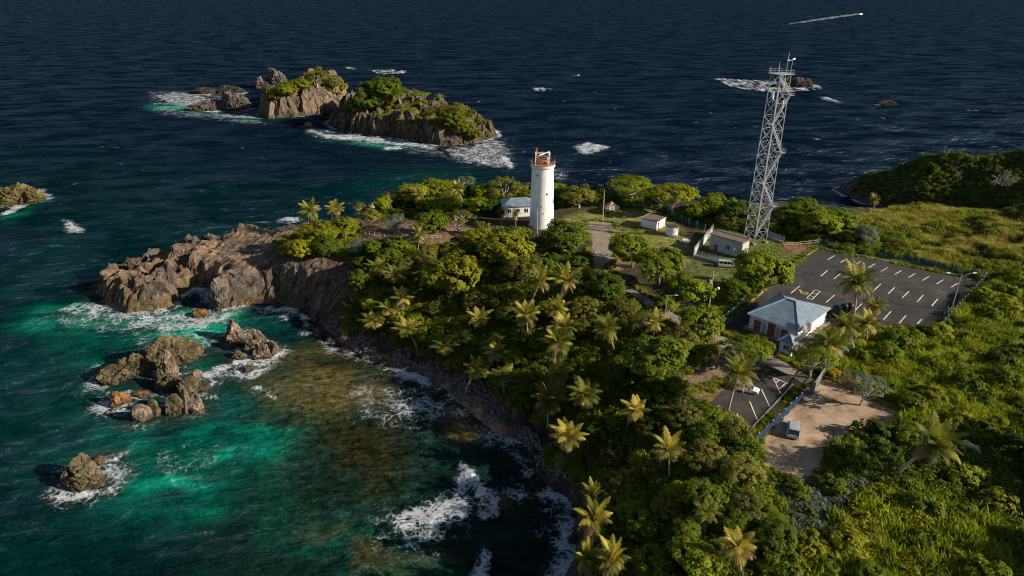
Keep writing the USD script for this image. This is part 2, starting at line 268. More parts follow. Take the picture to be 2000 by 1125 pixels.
# ---------------------------------------------------------------- the islets off the point
def islet(name, foot, peaks, ramp, rough, seed, s=0.8, colour=None, smooth_top=0.0, green=None):
    """An islet as one height raster: foot is its waterline, peaks are (x, y, height, ramp width)."""
    f = np.array(foot); x0, y0, x1, y1 = f[:, 0].min() - 8, f[:, 1].min() - 8, f[:, 0].max() + 8, f[:, 1].max() + 8
    xs, ys = np.arange(x0, x1, s), np.arange(y0, y1, s); X, Y = np.meshgrid(xs, ys)
    inn = raster(foot, x0, y0, s, X.shape); d = (ndimage.distance_transform_edt(inn) - ndimage.distance_transform_edt(~inn)) * s
    d = d + ((fb(X, Y, 9, 4, seed) - 0.5) * 7 + (ridged(X, Y, 20, 3, seed + 41) - 0.6) * 11 * smooth(0, 6, d)) * smooth(0, 5, np.abs(d) + 1)
    H = R = den = 0
    for px, py, h, r in peaks:
        w = 1 / (((X - px) ** 2 + (Y - py) ** 2) ** 1.5 + 30); H = H + w * h; R = R + w * r; den = den + w
    H, R = H / den, R / den
    t = np.clip(d / R, 0, 1); cr = ridged(X, Y, 8, 4, seed + 5)
    Z = H * (0.62 + 0.76 * fb(X, Y, 17, 3, seed + 51)) * (1 - (1 - t) ** 2.0) + ((cr - 0.62) * rough + (fb(X, Y, 12, 3, seed + 7) - 0.5) * rough) * smooth(0, 3, d)
    bk, gp, bi = cells(X, Y, 7.0, seed + 61, 0.3, 2.0); bk2, gp2, bi2 = cells(X, Y, 2.8, seed + 67, 1.0, 1.4)
    Z = Z + smooth(0.5, 4, d) * (bk * 1.6 + bk2 * 0.8 - 1.2 * smooth(0.9, 0, gp))
    zs = Z + 0.10 * X + 2.5 * (fb(X, Y, 18, 2, seed + 71)); zq = (np.floor(zs / 2.8) + smooth(0.55, 0.95, zs / 2.8 - np.floor(zs / 2.8))) * 2.8; Z = Z + 0.65 * (zq - zs + 0.9) * smooth(0.5, 3, d)
    Z = np.where(d > 0, np.maximum(Z, 0.15), np.maximum(-3, d * 0.8))
    gyy, gxx = np.gradient(Z, s); sl = np.hypot(gxx, gyy)
    m1, m2 = fb(X, Y, 6, 4, seed + 9), fb(X, Y, 2, 3, seed + 13)
    c = np.empty(X.shape + (3,)); c[:] = (0.11, 0.088, 0.066)
    def L(w, q): 
        w = np.clip(w, 0, 1)[..., None]; c[:] = c * (1 - w) + np.asarray(q) * w
    L(smooth(0.4, 0.6, m1), colour if colour is not None else (0.25, 0.18, 0.12)); L(smooth(0.66, 0.42, cr) * 0.8, (0.05, 0.043, 0.035)); L(smooth(0.55, 0.65, m2) * 0.4, (0.2, 0.155, 0.11))
    L((0.5 + 0.5 * bi) * 0.5, np.array(colour) * 0.45); L(smooth(0.5, 0.05, gp) * 0.5, (0.03, 0.024, 0.019))
    if green is not None: L(green * smooth(1.1, 0.5, sl) * smooth(5, 9, Z), (0.05, 0.06, 0.018))
    L(smooth(4.0, 1.0, Z + 3 * (m1 - 0.5)), (0.055, 0.047, 0.03))
    strata = 0.5 + 0.5 * np.sin(Z * 2.4 + 6 * m1); jx = bi * 1.0 * smooth(0.4, 1.2, sl) + (fb(X, Y, 3, 3, seed + 17, 2.2) - 0.5) * 4 * smooth(0.4, 1.2, sl); jy = bi2 * 1.0 * smooth(0.4, 1.2, sl) + (fb(X, Y, 3, 3, seed + 19, 6.1) - 0.5) * 4 * smooth(0.4, 1.2, sl) - strata * 0.9 * smooth(0.6, 1.4, sl)
    g, k = grid_mesh(name, X + jx, Y + jy, Z, Z > -2, stone, False)
    attr(g, 'gcol', c.reshape(-1, 3)[k]); tag(g, kind='structure')
    return lambda x, y: float(0 if not (x0 < x < x1 and y0 < y < y1) else ndimage.map_coordinates(Z, [[(y - y0) / s], [(x - x0) / s]], order=1, mode='nearest')[0])
def sh(u, v, dy=0.0, dx=0.0):
    x, y = P(u, v); return x + dx, y + dy
I1 = [sh(503, 226), sh(530, 231), (sh(570, 229)), sh(622, 222), sh(668, 212), sh(680, 205), sh(665, 200, 30), sh(610, 208, 45), sh(540, 214, 38), sh(508, 218, 16)]
I2 = [sh(640, 243), sh(660, 252), sh(690, 259), sh(730, 264), sh(770, 270), sh(815, 275), sh(850, 283), sh(885, 284), sh(925, 278), sh(955, 272), sh(972, 264), sh(955, 258, 10), sh(900, 256, 22), sh(850, 250, 30), sh(780, 240, 34), sh(700, 228, 36), sh(655, 226, 20)]
isl1 = islet('west_islet', I1, [(*sh(530, 218, 14), 11, 8), (*sh(565, 214, 18), 17, 9), (*sh(610, 212, 24), 22.5, 12), (*sh(650, 210, 18), 20, 11), (*sh(676, 206, 5), 7, 10)], 8, 8.0, 301, colour=(0.19, 0.13, 0.085), green=1.0)
isl2 = islet('east_islet', I2, [(*sh(648, 240, 8), 7, 11), (*sh(690, 245, 14), 13, 13), (*sh(740, 248, 16), 16.5, 14), (*sh(790, 255, 14), 14.5, 13), (*sh(830, 262, 10), 11, 12), (*sh(870, 266, 10), 12, 11), (*sh(905, 270, 8), 8, 10), (*sh(950, 267, 4), 3, 8)], 8, 9.0, 331, colour=(0.10, 0.07, 0.047), green=1.0)

# ---------------------------------------------------------------- loose rocks in the water
def boulder(seed, size, planes=16, sub=4, rough=0.10, tall=0.0):
    r = np.random.default_rng(seed); m = trimesh.creation.icosphere(subdivisions=sub); d = np.array(m.vertices)
    n = r.normal(size=(planes, 3)); n[:, 2] *= 0.75; n /= np.linalg.norm(n, axis=1)[:, None]; o = r.uniform(0.72, 1.0, planes)
    q = d @ n.T; rad = np.where(q > 0.05, o / np.maximum(q, 0.05), 9); rad = np.minimum(rad.min(1), 1.25)
    v = d * rad[:, None] * np.array(size) / 2
    nz = meshkit.fbm(v * 1.1 + seed, 4, seed) - 0.5; cr = 1 - np.abs(2 * meshkit.noise(v * 0.9 + 3.3 * seed, seed + 3) - 1)
    k = min(size); cp3 = r.uniform(-0.62, 0.62, (int(14 + 5 * sub), 3)) * np.array(size); dd, ii = cKDTree(cp3).query(v, k=2); lv3 = r.uniform(-1, 1, len(cp3))
    v += d * (lv3[ii[:, 0]] * rough * 0.42 * k - smooth(0.07 * k, 0, dd[:, 1] - dd[:, 0]) * rough * 0.7 * k)[:, None]
    v += d * (nz * rough * 2.2 * k - smooth(0.86, 0.99, cr) * rough * 0.9 * k)[:, None]
    return trimesh.Trimesh(v, m.faces, process=False)
ROCKS = []                                                            # footprints for the foam
def rock(label, u, v, wpx, hpx, seed, depth=0.8, rz=0.0, colour=(0.2, 0.155, 0.11), tilt=0.0, sub=4, planes=16, rough=0.1, parts=None, zb=0.0, length=None):
    """A rock whose foot is seen at (u, v) and which is wpx by hpx pixels in the 2000-pixel photograph."""
    x, y = P(u, v, zb); D = y * cp_ + (CAMZ - zb) * sp_; k = FPX / D; el = math.atan2(CAMZ - zb, math.hypot(x, y))
    w = wpx / k; dp = w * depth; h = max(0.5, (hpx / k - dp * math.sin(el) * 0.55) / math.cos(el))
    if length: w, dp = length
    o = thing('sea_rock', label, 'rock', (x, y + dp * 0.35, zb), rz)
    for i, (px, py, pz, sx, sy, sz) in enumerate(parts or [(0, 0, 0.0, 1, 1, 1)]):
        b = boulder(seed + 7 * i, (w * sx, dp * sy, h * sz * 1.75), planes, sub, rough)
        b.apply_transform(trimesh.transformations.rotation_matrix(math.radians(tilt), (0, 1, 0))); b.apply_translation((px * w, py * dp, pz * h + 0.12 * h * sz))
        g = obj('boulder', b, stone, o); v_ = np.array(b.vertices); hh = v_[:, 2] + zb
        wet = np.clip(smooth(1.6, 0.4, hh + 0.8 * (meshkit.noise(v_ * 0.9, 5) - 0.5)), 0, 1)[:, None]; nn = meshkit.fbm(v_ * 0.5 + 9, 3, seed)[:, None]; fl = smooth(0.35, 0.62, nn)
        base = np.array(colour) * (0.55 + 0.6 * fl); base = base * (1 - 0.8 * wet) + np.array((0.06, 0.045, 0.028)) * 0.8 * wet
        attr(g, 'gcol', base)
    ROCKS.append((x, y + dp * 0.35, w, dp, math.radians(rz)))
    return o
OL, TA, GR, OR, DK = (0.10, 0.082, 0.045), (0.19, 0.142, 0.103), (0.13, 0.11, 0.09), (0.19, 0.095, 0.04), (0.05, 0.042, 0.034)
rock('long slanting olive ridge of rock at the back of the rock group in the bay', 288, 728, 150, 52, 11, 0.3, 33, OL, -8, 5, 20, length=(27, 6.5), parts=[(0.22, 0, 0.1, 0.55, 1, 1.1), (-0.16, 0.1, 0, 0.6, 1.1, 0.8), (-0.38, 0.1, -0.1, 0.3, 1.2, 0.55)])
rock('tall pale upright block standing in the middle of the rock group in the bay', 326, 742, 36, 52, 23, 0.8, 12, TA, 5, 4, 9)
rock('rounded olive boulder heap below the tall pale block in the bay', 325, 762, 64, 40, 37, 0.6, 0, OL, parts=[(-0.2, 0, 0, 0.5, 0.8, 1), (0.15, -0.05, 0, 0.45, 0.8, 0.95), (0.36, -0.1, 0, 0.35, 0.7, 0.7), (0.0, -0.35, -0.1, 0.4, 0.7, 0.6)])
rock('squat tan boulder just right of the rock group in the bay', 382, 744, 24, 20, 41, 0.8, 30, TA, planes=10)
rock('low flat brown rock awash right of the squat tan boulder', 392, 762, 34, 10, 43, 0.9, 0, OL)
rock('leaning fluted block at the left end of the front rock row', 274, 822, 34, 34, 47, 0.7, 35, TA, -12, 4, 9)
rock('narrow upright block second from the left in the front rock row', 301, 812, 24, 30, 53, 0.8, 8, OL, 0, 4, 8)
rock('broad fluted block in the middle of the front rock row', 341, 812, 32, 38, 59, 0.8, 14, OL, 4, 4, 9)
rock('largest fluted block at the right end of the front rock row', 374, 808, 42, 46, 61, 0.7, 4, TA, -4, 4, 9, parts=[(-0.15, 0, 0, 0.6, 1, 1), (0.25, 0.05, 0, 0.6, 0.9, 0.8)])
rock('dark sloping boulder wedged behind the front rock row', 366, 775, 40, 36, 67, 0.7, 40, OL)
rock('low orange weed covered rock at the left of the rock group', 228, 795, 42, 30, 71, 0.8, 20, OR)
rock('small reddish rock awash in foam left of the front rock row', 274, 776, 30, 14, 73, 0.8, 0, OR)
rock('large round tan boulder standing alone near the headland foot', 455, 668, 38, 42, 79, 0.9, 15, TA, 0, 4, 12)
rock('big split tan boulder at the edge of the olive shallows', 498, 690, 56, 46, 83, 0.8, -20, TA, 8, 4, 10)
rock('wedge shaped slab leaning against the big split boulder', 512, 702, 32, 30, 89, 0.7, 10, TA, 18, 4, 7)
rock('flat dark slab lying right of the wedge shaped slab', 528, 692, 26, 26, 97, 0.7, -30, TA, 25, 4, 7)
rock('small tan block lying left of the big split boulder', 466, 704, 34, 18, 101, 0.7, 0, TA)
rock('small grey stone between the round boulder and the split boulder', 484, 690, 24, 20, 103, 0.8, 0, GR)
rock('low dark shelf under the large round boulder', 452, 680, 32, 12, 107, 0.8, 0, DK)
rock('small pink topped stone in the olive shallows', 483, 727, 26, 15, 109, 0.8, 10, TA)
rock('isolated stepped olive rock mass at the bottom left in turquoise water', 158, 958, 84, 56, 113, 0.8, 10, OL, 0, 5, 18, parts=[(0.05, -0.1, 0, 0.95, 0.8, 0.75), (-0.12, 0.2, 0.25, 0.55, 0.55, 1), (-0.42, 0.0, 0, 0.3, 0.5, 0.7)])
rock('small orange rock behind the isolated rock mass at the bottom left', 190, 906, 26, 14, 127, 0.8, 0, OR)
rock('half submerged dark rock with yellow weed at the left edge of the photo', 18, 400, 105, 40, 131, 0.7, 12, (0.11, 0.09, 0.035), 0, 4, 18, parts=[(0, 0, 0, 1, 1, 1), (0.3, -0.2, 0, 0.4, 0.6, 0.7)])
rock('small red brown stone awash below the cave of the headland', 388, 621, 28, 18, 137, 0.8, 0, OR)
rock('rounded grey buttress rock leaning on the headland cliff beside its cave', 426, 606, 34, 62, 139, 0.9, 0, GR, 6, 4, 14)
rock('low reddish stone at the tip of the headland', 222, 586, 30, 14, 149, 0.7, 0, OR)
rock('flat black rock in foam at the far left end of the islets', 418, 184, 112, 16, 151, 0.35, 0, DK, 0, 4, 22, parts=[(-0.2, 0, 0, 0.6, 1, 0.8), (0.2, 0.1, 0, 0.6, 0.8, 1)])
rock('broad grey rock in front of the flat black rock by the islets', 424, 217, 122, 32, 157, 0.4, 5, (0.12, 0.1, 0.085), 0, 5, 20, parts=[(0.22, 0, 0, 0.55, 1, 1.1), (-0.2, 0, 0, 0.6, 1, 0.65)])
rock('pointed grey sea stack behind the western islet', 530, 172, 62, 33, 163, 0.7, 20, (0.13, 0.115, 0.098), 0, 5, 16, parts=[(0.1, 0, 0, 0.8, 1, 1), (-0.3, 0, 0, 0.6, 0.9, 0.6)])
rock('small brown stone in the surf before the gap between the islets', 601, 250, 22, 11, 167, 0.7, 0, (0.16, 0.11, 0.075))
rock('dark reef rock in white surf behind the top of the lattice tower', 1560, 172, 92, 18, 173, 0.35, 0, (0.075, 0.06, 0.045), 0, 4, 20, parts=[(0.1, 0, 0, 0.6, 1, 1), (-0.3, 0, 0, 0.5, 0.8, 0.5)])
rock('low black reef rock far right of the lattice tower', 1735, 205, 42, 9, 179, 0.4, 0, DK)
rock('dark boulder behind the crest of the breaking wave near the right shore', 985, 990, 34, 14, 181, 0.8, 10, DK)
rock('dark shore boulder at the foot of the leaning shore palms', 1090, 905, 30, 18, 191, 0.8, 10, DK)
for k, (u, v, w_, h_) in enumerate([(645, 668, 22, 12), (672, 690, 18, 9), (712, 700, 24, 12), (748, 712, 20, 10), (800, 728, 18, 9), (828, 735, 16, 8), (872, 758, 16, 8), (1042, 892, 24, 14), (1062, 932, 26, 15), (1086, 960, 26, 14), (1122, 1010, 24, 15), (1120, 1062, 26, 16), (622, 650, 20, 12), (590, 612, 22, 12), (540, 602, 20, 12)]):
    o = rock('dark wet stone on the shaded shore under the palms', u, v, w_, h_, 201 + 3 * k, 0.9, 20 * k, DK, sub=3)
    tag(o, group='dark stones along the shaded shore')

# ---------------------------------------------------------------- the sea
def graded(lo, hi, s, outs): 
    a = np.arange(lo, hi + s, s); left, right = [], []
    step = s; q = lo
    while q > outs[0]: step *= 1.28; q -= step; left.append(q)
    step = s; q = a[-1]
    while q < outs[1]: step *= 1.28; q += step; right.append(q)
    return np.concatenate([left[::-1], a, right])
WS = 1.0
wx, wy = graded(-330, 300, WS, (-14000, 14000)), graded(56, 640, WS, (-3000, 26000))
WX, WY = np.meshgrid(wx, wy)
fx0, fy0 = -330.0, 56.0
fi0, fj0 = int(np.searchsorted(wy, 55.99)), int(np.searchsorted(wx, -330.01)); fh, fw = int((640 - 56) / WS) + 1, int((300 + 330) / WS) + 1
FX, FY = WX[fi0:fi0 + fh, fj0:fj0 + fw], WY[fi0:fi0 + fh, fj0:fj0 + fw]
def wz(poly_px, blur):
    return ndimage.gaussian_filter(raster(PP(poly_px), fx0, fy0, WS, FX.shape).astype(float), blur / WS)
wl = (raster(COAST, fx0, fy0, WS, FX.shape) | raster(I1, fx0, fy0, WS, FX.shape) | raster(I2, fx0, fy0, WS, FX.shape))
for x, y, w, d, a in ROCKS:
    q = (FX - x) * math.cos(a) + (FY - y) * math.sin(a); r = -(FX - x) * math.sin(a) + (FY - y) * math.cos(a)
    wl |= (q / (w * 0.46)) ** 2 + (r / (d * 0.46)) ** 2 < 1
wd = ndimage.distance_transform_edt(~wl) * WS
e1, e2, e3, e4 = fb(FX, FY, 30, 4, 401), fb(FX, FY, 9, 4, 411), fb(FX + 0.5 * FY, FY * 2.2, 14, 4, 421), fb(FX, FY, 4, 3, 431)
DEEP, TEAL, TURQ, EMER = (0.0018, 0.0062, 0.0145), (0.0008, 0.0115, 0.0140), (0.0015, 0.24, 0.15), (0.001, 0.042, 0.024)
OLIVE, BROWN, REEF = (0.07, 0.058, 0.014), (0.017, 0.016, 0.006), (0.002, 0.005, 0.004)
def sea_base(X, Y):
    k = np.clip(smooth(430, 230, Y + 0.35 * X), 0, 1)[..., None] * np.clip(smooth(60, -40, X), 0, 1)[..., None]
    return np.array(DEEP) * (1 - k) + np.array(TEAL) * k
wc = sea_base(WX, WY); wcf = sea_base(FX, FY)
def wlay(w, c):
    global wcf
    w = np.clip(w, 0, 1)[..., None]; wcf = wcf * (1 - w) + np.asarray(c) * w
wlay(smooth(0.45, 0.7, e1) * smooth(330, 200, FY) * smooth(0, -40, FX) * 0.55, (0.001, 0.03, 0.028))
wlay(wz([(690, 350), (900, 325), (1000, 345), (760, 380), (700, 400)], 12) * 0.45, (0.002, 0.045, 0.034))
wlay(wz([(560, 690), (700, 690), (760, 720), (900, 780), (1010, 860), (1100, 1000), (1125, 1200), (350, 1200), (380, 1000), (450, 850), (480, 760)], 6), (0.0035, 0.017, 0.013))
wlay(wz([(430, 870), (620, 840), (700, 960), (740, 1125), (350, 1150), (370, 1000)], 7) * smooth(0.38, 0.6, e2), EMER)
wlay(wz([(600, 1040), (740, 1070), (900, 1090), (900, 1150), (560, 1150)], 3) * smooth(0.4, 0.6, e3) * 0.8, (0.002, 0.075, 0.045))
wlay(wz([(470, 745), (540, 690), (600, 672), (650, 672), (700, 700), (748, 722), (770, 760), (740, 800), (640, 830), (560, 825), (500, 790)], 3.0) * (0.35 + 0.65 * smooth(0.36, 0.58, e2)), OLIVE)
wlay(wz([(545, 690), (640, 690), (650, 715), (560, 740), (500, 760)], 2) * smooth(0.5, 0.62, e2) * 0.7, BROWN)
wlay(wz([(610, 690), (700, 705), (690, 725), (620, 712)], 1.5) * 0.85, REEF)
wlay(wz([(560, 820), (760, 800), (800, 850), (790, 960), (700, 990), (600, 985), (550, 900)], 5) * (0.3 + 0.7 * smooth(0.35, 0.6, e2)), BROWN)
wlay(wz([(660, 990), (900, 1060), (880, 1125), (600, 1125), (560, 1060)], 4) * smooth(0.5, 0.62, e2) * 0.7, (0.045, 0.034, 0.012))
wlay(wz([(872, 780), (945, 828), (965, 862), (930, 868), (880, 850), (868, 815)], 1.6) * 0.9, (0.10, 0.075, 0.02))
wlay(wz([(690, 762), (760, 770), (730, 800), (690, 790)], 2) * 0.5, (0.1, 0.09, 0.06))
wlay(wz([(40, 600), (560, 600), (540, 700), (470, 760), (560, 840), (400, 1000), (150, 1010), (40, 900), (100, 760)], 9) * (0.25 + 0.5 * smooth(0.35, 0.65, e3)), (0.001, 0.062, 0.047))
for poly, b, a in [([(325, 612), (470, 604), (450, 640), (430, 662), (400, 692), (335, 690), (300, 655)], 2.5, 1.0), ([(60, 602), (190, 590), (230, 625), (300, 640), (260, 660), (120, 640), (40, 640)], 3.5, 0.8),
                   ([(215, 905), (300, 862), (400, 842), (480, 840), (545, 862), (520, 900), (440, 925), (380, 950), (310, 985), (210, 980), (190, 930)], 3.5, 1.0), ([(270, 960), (360, 950), (440, 1000), (400, 1030), (330, 1010)], 3, 0.55), ([(400, 840), (560, 800), (620, 840), (500, 870)], 4, 0.35),
                   ([(195, 790), (260, 830), (330, 830), (300, 850), (190, 830), (160, 790)], 2.5, 0.5), ([(160, 700), (230, 690), (260, 770), (180, 790)], 3, 0.35), ([(285, 205), (330, 200), (400, 208), (395, 217), (300, 217)], 3, 0.8), ([(330, 208), (520, 228), (600, 232), (480, 240), (380, 225)], 3, 0.35),
                   ([(595, 255), (700, 272), (850, 292), (760, 292), (640, 275)], 3, 0.4), ([(330, 690), (420, 700), (410, 740), (370, 720)], 2, 0.4), ([(0, 425), (60, 405), (95, 380), (90, 400), (0, 445)], 2, .6), ([(1690, 402), (1730, 420), (1700, 425)], 2, .2)]:
    wlay(wz(poly, b) * a * (0.12 + 0.88 * smooth(0.38, 0.62, 0.55 * e3 + 0.45 * e2)), TURQ)
wlay(smooth(0.52, 0.66, e2) * 0.75 * smooth(9, 30, FX + 160) * wz([(180, 640), (560, 800), (560, 1000), (330, 1150), (0, 1150), (0, 700)], 8), (0.0012, 0.018, 0.017))
wlay(smooth(6, 1, wd) * smooth(240, 200, FY) * 0.45, (0.03, 0.026, 0.012))
wc[fi0:fi0 + fh, fj0:fj0 + fw] = wcf
FOAM = [([(100, 612), (150, 586), (196, 588), (262, 625), (330, 640), (300, 655), (200, 632), (140, 620)], 1.6, .62), ([(205, 612), (300, 612), (420, 613), (480, 598), (500, 600), (440, 628), (380, 648), (330, 652), (240, 640)], 1.6, .68),
        ([(270, 682), (330, 648), (350, 652), (320, 675), (285, 695)], 1.2, .72), ([(525, 594), (575, 600), (604, 620), (606, 640), (592, 655), (589, 648), (596, 634), (585, 620), (555, 606)], .7, .95), ([(510, 598), (560, 600), (590, 622), (570, 632), (530, 618)], 1.5, .58),
        ([(520, 680), (570, 672), (560, 684), (528, 690)], .8, .6), ([(160, 722), (195, 704), (236, 706), (200, 716), (172, 735)], 1.2, .58), ([(165, 790), (200, 760), (240, 780), (270, 790), (300, 800), (250, 815), (200, 820), (175, 825)], 1.6, .62),
        ([(405, 722), (440, 706), (458, 720), (445, 745), (418, 748)], 1.0, .75), ([(478, 757), (508, 751), (530, 764), (543, 788), (535, 788), (520, 768), (500, 760)], .7, .9), ([(482, 760), (505, 758), (525, 775), (500, 790)], 1.2, .5), ([(395, 770), (430, 765), (440, 780), (400, 785)], 1, .7), ([(86, 965), (120, 985), (150, 978), (140, 990), (100, 990)], 1.2, .75), ([(180, 905), (215, 878), (225, 905), (215, 935), (200, 925)], 1.3, .66),
        ([(745, 790), (790, 762), (850, 758), (888, 795), (880, 818), (840, 832), (780, 826), (740, 815)], 2.0, .62), ([(690, 800), (740, 790), (760, 820), (700, 830)], 1.6, .55), ([(715, 765), (770, 752), (775, 775), (735, 782)], 1.2, .6), ([(690, 698), (740, 706), (800, 735), (840, 758), (828, 764), (790, 742), (740, 722)], 1.0, .62),
        ([(850, 752), (880, 785), (930, 822), (985, 858), (978, 864), (920, 824), (872, 788)], .6, .85), ([(1000, 862), (1035, 878), (1055, 930), (1080, 968), (1120, 985), (1128, 1030), (1095, 1020), (1050, 968), (1010, 925), (985, 878)], 1.5, .6),
        ([(745, 1015), (800, 985), (870, 955), (925, 955), (945, 985), (920, 1025), (860, 1045), (850, 1070), (790, 1070), (765, 1045)], 1.6, .72), ([(893, 898), (905, 900), (930, 930), (955, 965), (960, 995), (950, 1020), (935, 1020), (945, 985), (915, 960), (898, 925)], .7, 0.92), ([(890, 900), (905, 925), (935, 965), (940, 1010), (900, 1000), (870, 970), (880, 940)], 1.2, .58),
        ([(962, 962), (1030, 958), (1035, 978), (975, 984)], 1, .8), ([(1035, 1015), (1055, 1030), (1085, 1085), (1078, 1090), (1048, 1045)], .8, .68), ([(1080, 1030), (1125, 1030), (1125, 1125), (1085, 1125), (1105, 1080)], 1.2, .55), ([(940, 1045), (952, 1070), (962, 1100), (958, 1150), (900, 1150), (925, 1110), (942, 1085)], .9, .95),
        ([(240, 1098), (275, 1095), (282, 1112), (250, 1122)], 1.2, .6), ([(480, 1110), (560, 1085), (570, 1100), (490, 1130)], 1.2, .52), ([(300, 870), (380, 850), (440, 880), (340, 920)], 4, .36), ([(300, 188), (340, 178), (390, 184), (430, 196), (470, 194), (400, 203), (350, 208), (320, 200)], 2.5, .62), ([(362, 214), (430, 222), (500, 222), (520, 234), (440, 230)], 2.2, .62), ([(470, 172), (520, 168), (512, 177), (475, 177)], 2, .9),
        ([(585, 244), (625, 256), (640, 262), (700, 263), (760, 270), (820, 278), (852, 286), (848, 293), (780, 284), (700, 276), (640, 272), (600, 258)], 2.0, .74), ([(740, 286), (790, 284), (796, 291), (750, 294)], 2, .8), ([(855, 290), (900, 285), (960, 270), (990, 275), (1004, 300), (1008, 330), (960, 328), (890, 318)], 4, .62), ([(970, 305), (992, 308), (1006, 330), (992, 332)], 1.6, 1.0), ([(940, 246), (978, 256), (982, 272), (960, 264)], 2, .9),
        ([(1070, 318), (1108, 335), (1115, 352), (1075, 352)], 3, .62), ([(1118, 284), (1150, 277), (1200, 286), (1178, 294), (1150, 304), (1130, 300)], 2.0, .72), ([(535, 428), (560, 422), (600, 426), (590, 438), (540, 438)], 1.8, .65), ([(480, 460), (545, 452), (550, 460), (490, 470)], 1.5, .6), ([(120, 425), (140, 430), (172, 450), (160, 457), (128, 455)], 1.5, .85), ([(0, 418), (30, 398), (60, 388), (66, 366), (92, 370), (75, 392), (40, 410), (0, 425)], 1.5, .85),
        ([(1695, 404), (1712, 410), (1735, 420), (1715, 424)], 1.5, .6), ([(1630, 372), (1660, 360), (1700, 352), (1700, 358), (1650, 376)], 1.5, .8)]
FOAMFAR = [((1388, 152), (1450, 155), (1530, 160), (1605, 166), (1612, 176), (1560, 180), (1500, 182), (1430, 172), (1400, 160)), ((1590, 188), (1620, 190), (1655, 203), (1640, 206), (1600, 195)), ((1693, 212), (1715, 207), (1718, 212), (1700, 215)),
           ((1880, 214), (1920, 216), (1922, 219), (1885, 218)), ((1035, 172), (1060, 170), (1083, 175), (1060, 180), (1040, 178)), ((1112, 146), (1138, 145), (1140, 150), (1115, 150)), ((670, 128), (690, 132), (715, 134), (690, 137), (674, 135)), ((712, 138), (760, 136), (800, 138), (795, 145), (740, 146)), ((815, 143), (825, 143), (825, 145), (815, 145)), ((1510, 53), (1560, 42), (1640, 30), (1682, 25), (1682, 29), (1640, 35), (1570, 45))]
foam = np.zeros(FX.shape)
for poly, b, a in FOAM: foam = np.maximum(foam, wz(poly, b) * a)
foam = np.maximum(foam, smooth(9, 0.5, wd) * (0.36 + 0.42 * smooth(0.38, 0.6, e2)))
for poly, b, a in [([(60, 600), (200, 585), (480, 595), (470, 650), (420, 700), (330, 700), (200, 660), (60, 650)], 4, .46), ([(150, 690), (240, 690), (270, 830), (420, 780), (420, 830), (200, 850), (130, 780)], 4, .40), ([(60, 930), (150, 880), (250, 880), (260, 960), (140, 1000), (70, 990)], 3, .46), ([(230, 900), (330, 860), (470, 850), (540, 880), (400, 960), (260, 980)], 5, .38), ([(640, 660), (760, 705), (880, 770), (1000, 870), (960, 880), (850, 800), (720, 730), (640, 690)], 2.5, .42),
                   ([(690, 1000), (900, 930), (960, 1020), (860, 1110), (700, 1100)], 4, .44), ([(980, 860), (1130, 960), (1140, 1125), (1080, 1125), (1000, 960)], 3, .44), ([(280, 175), (480, 170), (520, 240), (600, 250), (500, 245), (300, 225)], 4, .44), ([(580, 240), (860, 285), (1010, 265), (1020, 340), (860, 310), (600, 270)], 5, .44), ([(660, 740), (900, 740), (900, 840), (660, 840)], 3, .42)]:
    foam = np.maximum(foam, wz(poly, b) * a * (0.7 + 0.6 * e2))
foam = np.maximum(foam, 0.45 * smooth(0.80, 0.86, fb(FX, FY * 1.4, 11, 3, 467)) * smooth(180, 260, FY))
fm_all = np.zeros(WX.shape); fm_all[fi0:fi0 + fh, fj0:fj0 + fw] = foam
xs_, ys_ = WX, WY
a_ = math.radians(32)
def swell(X, Y):
    q = X * math.sin(-a_) + Y * math.cos(a_); r = X * math.cos(a_) + Y * math.sin(a_)
    return (fb(r / 3.0, q, 4.2, 3, 441) - 0.5) * 0.85 + (fb(r / 3.5, q, 15, 2, 451) - 0.5) * 1.1
fadew = smooth(900, 450, np.hypot(WX, WY)) * smooth(460, 300, np.abs(WX))
calm = np.ones(WX.shape); calm[fi0:fi0 + fh, fj0:fj0 + fw] = 0.35 + 0.65 * smooth(4, 45, wd)
WZ = swell(WX, WY) * fadew * calm
rise = np.zeros(WX.shape); rise[fi0:fi0 + fh, fj0:fj0 + fw] = 2.5 * wz([(896, 900), (906, 902), (936, 938), (958, 975), (956, 1016), (944, 1014), (942, 980), (918, 945), (900, 922)], 1.3) + 1.6 * wz([(945, 1060), (962, 1100), (958, 1150), (935, 1150), (945, 1100)], 1.2) + 0.6 * wz([(970, 303), (992, 306), (1006, 330), (992, 332)], 1.5) + 0.7 * wz([(585, 600), (606, 622), (604, 650), (592, 655), (598, 632)], 1.0) + 0.5 * wz([(860, 762), (888, 790), (885, 815), (870, 800)], 1.2) + np.clip(foam, 0, 1) * (e4 - 0.4) * 0.5
WZ = WZ + rise
bed = np.zeros(WX.shape); bed[fi0:fi0 + fh, fj0:fj0 + fw] = np.clip(wz([(430, 740), (560, 675), (700, 675), (900, 790), (980, 860), (900, 1150), (560, 1150), (540, 900)], 6), 0, 1)
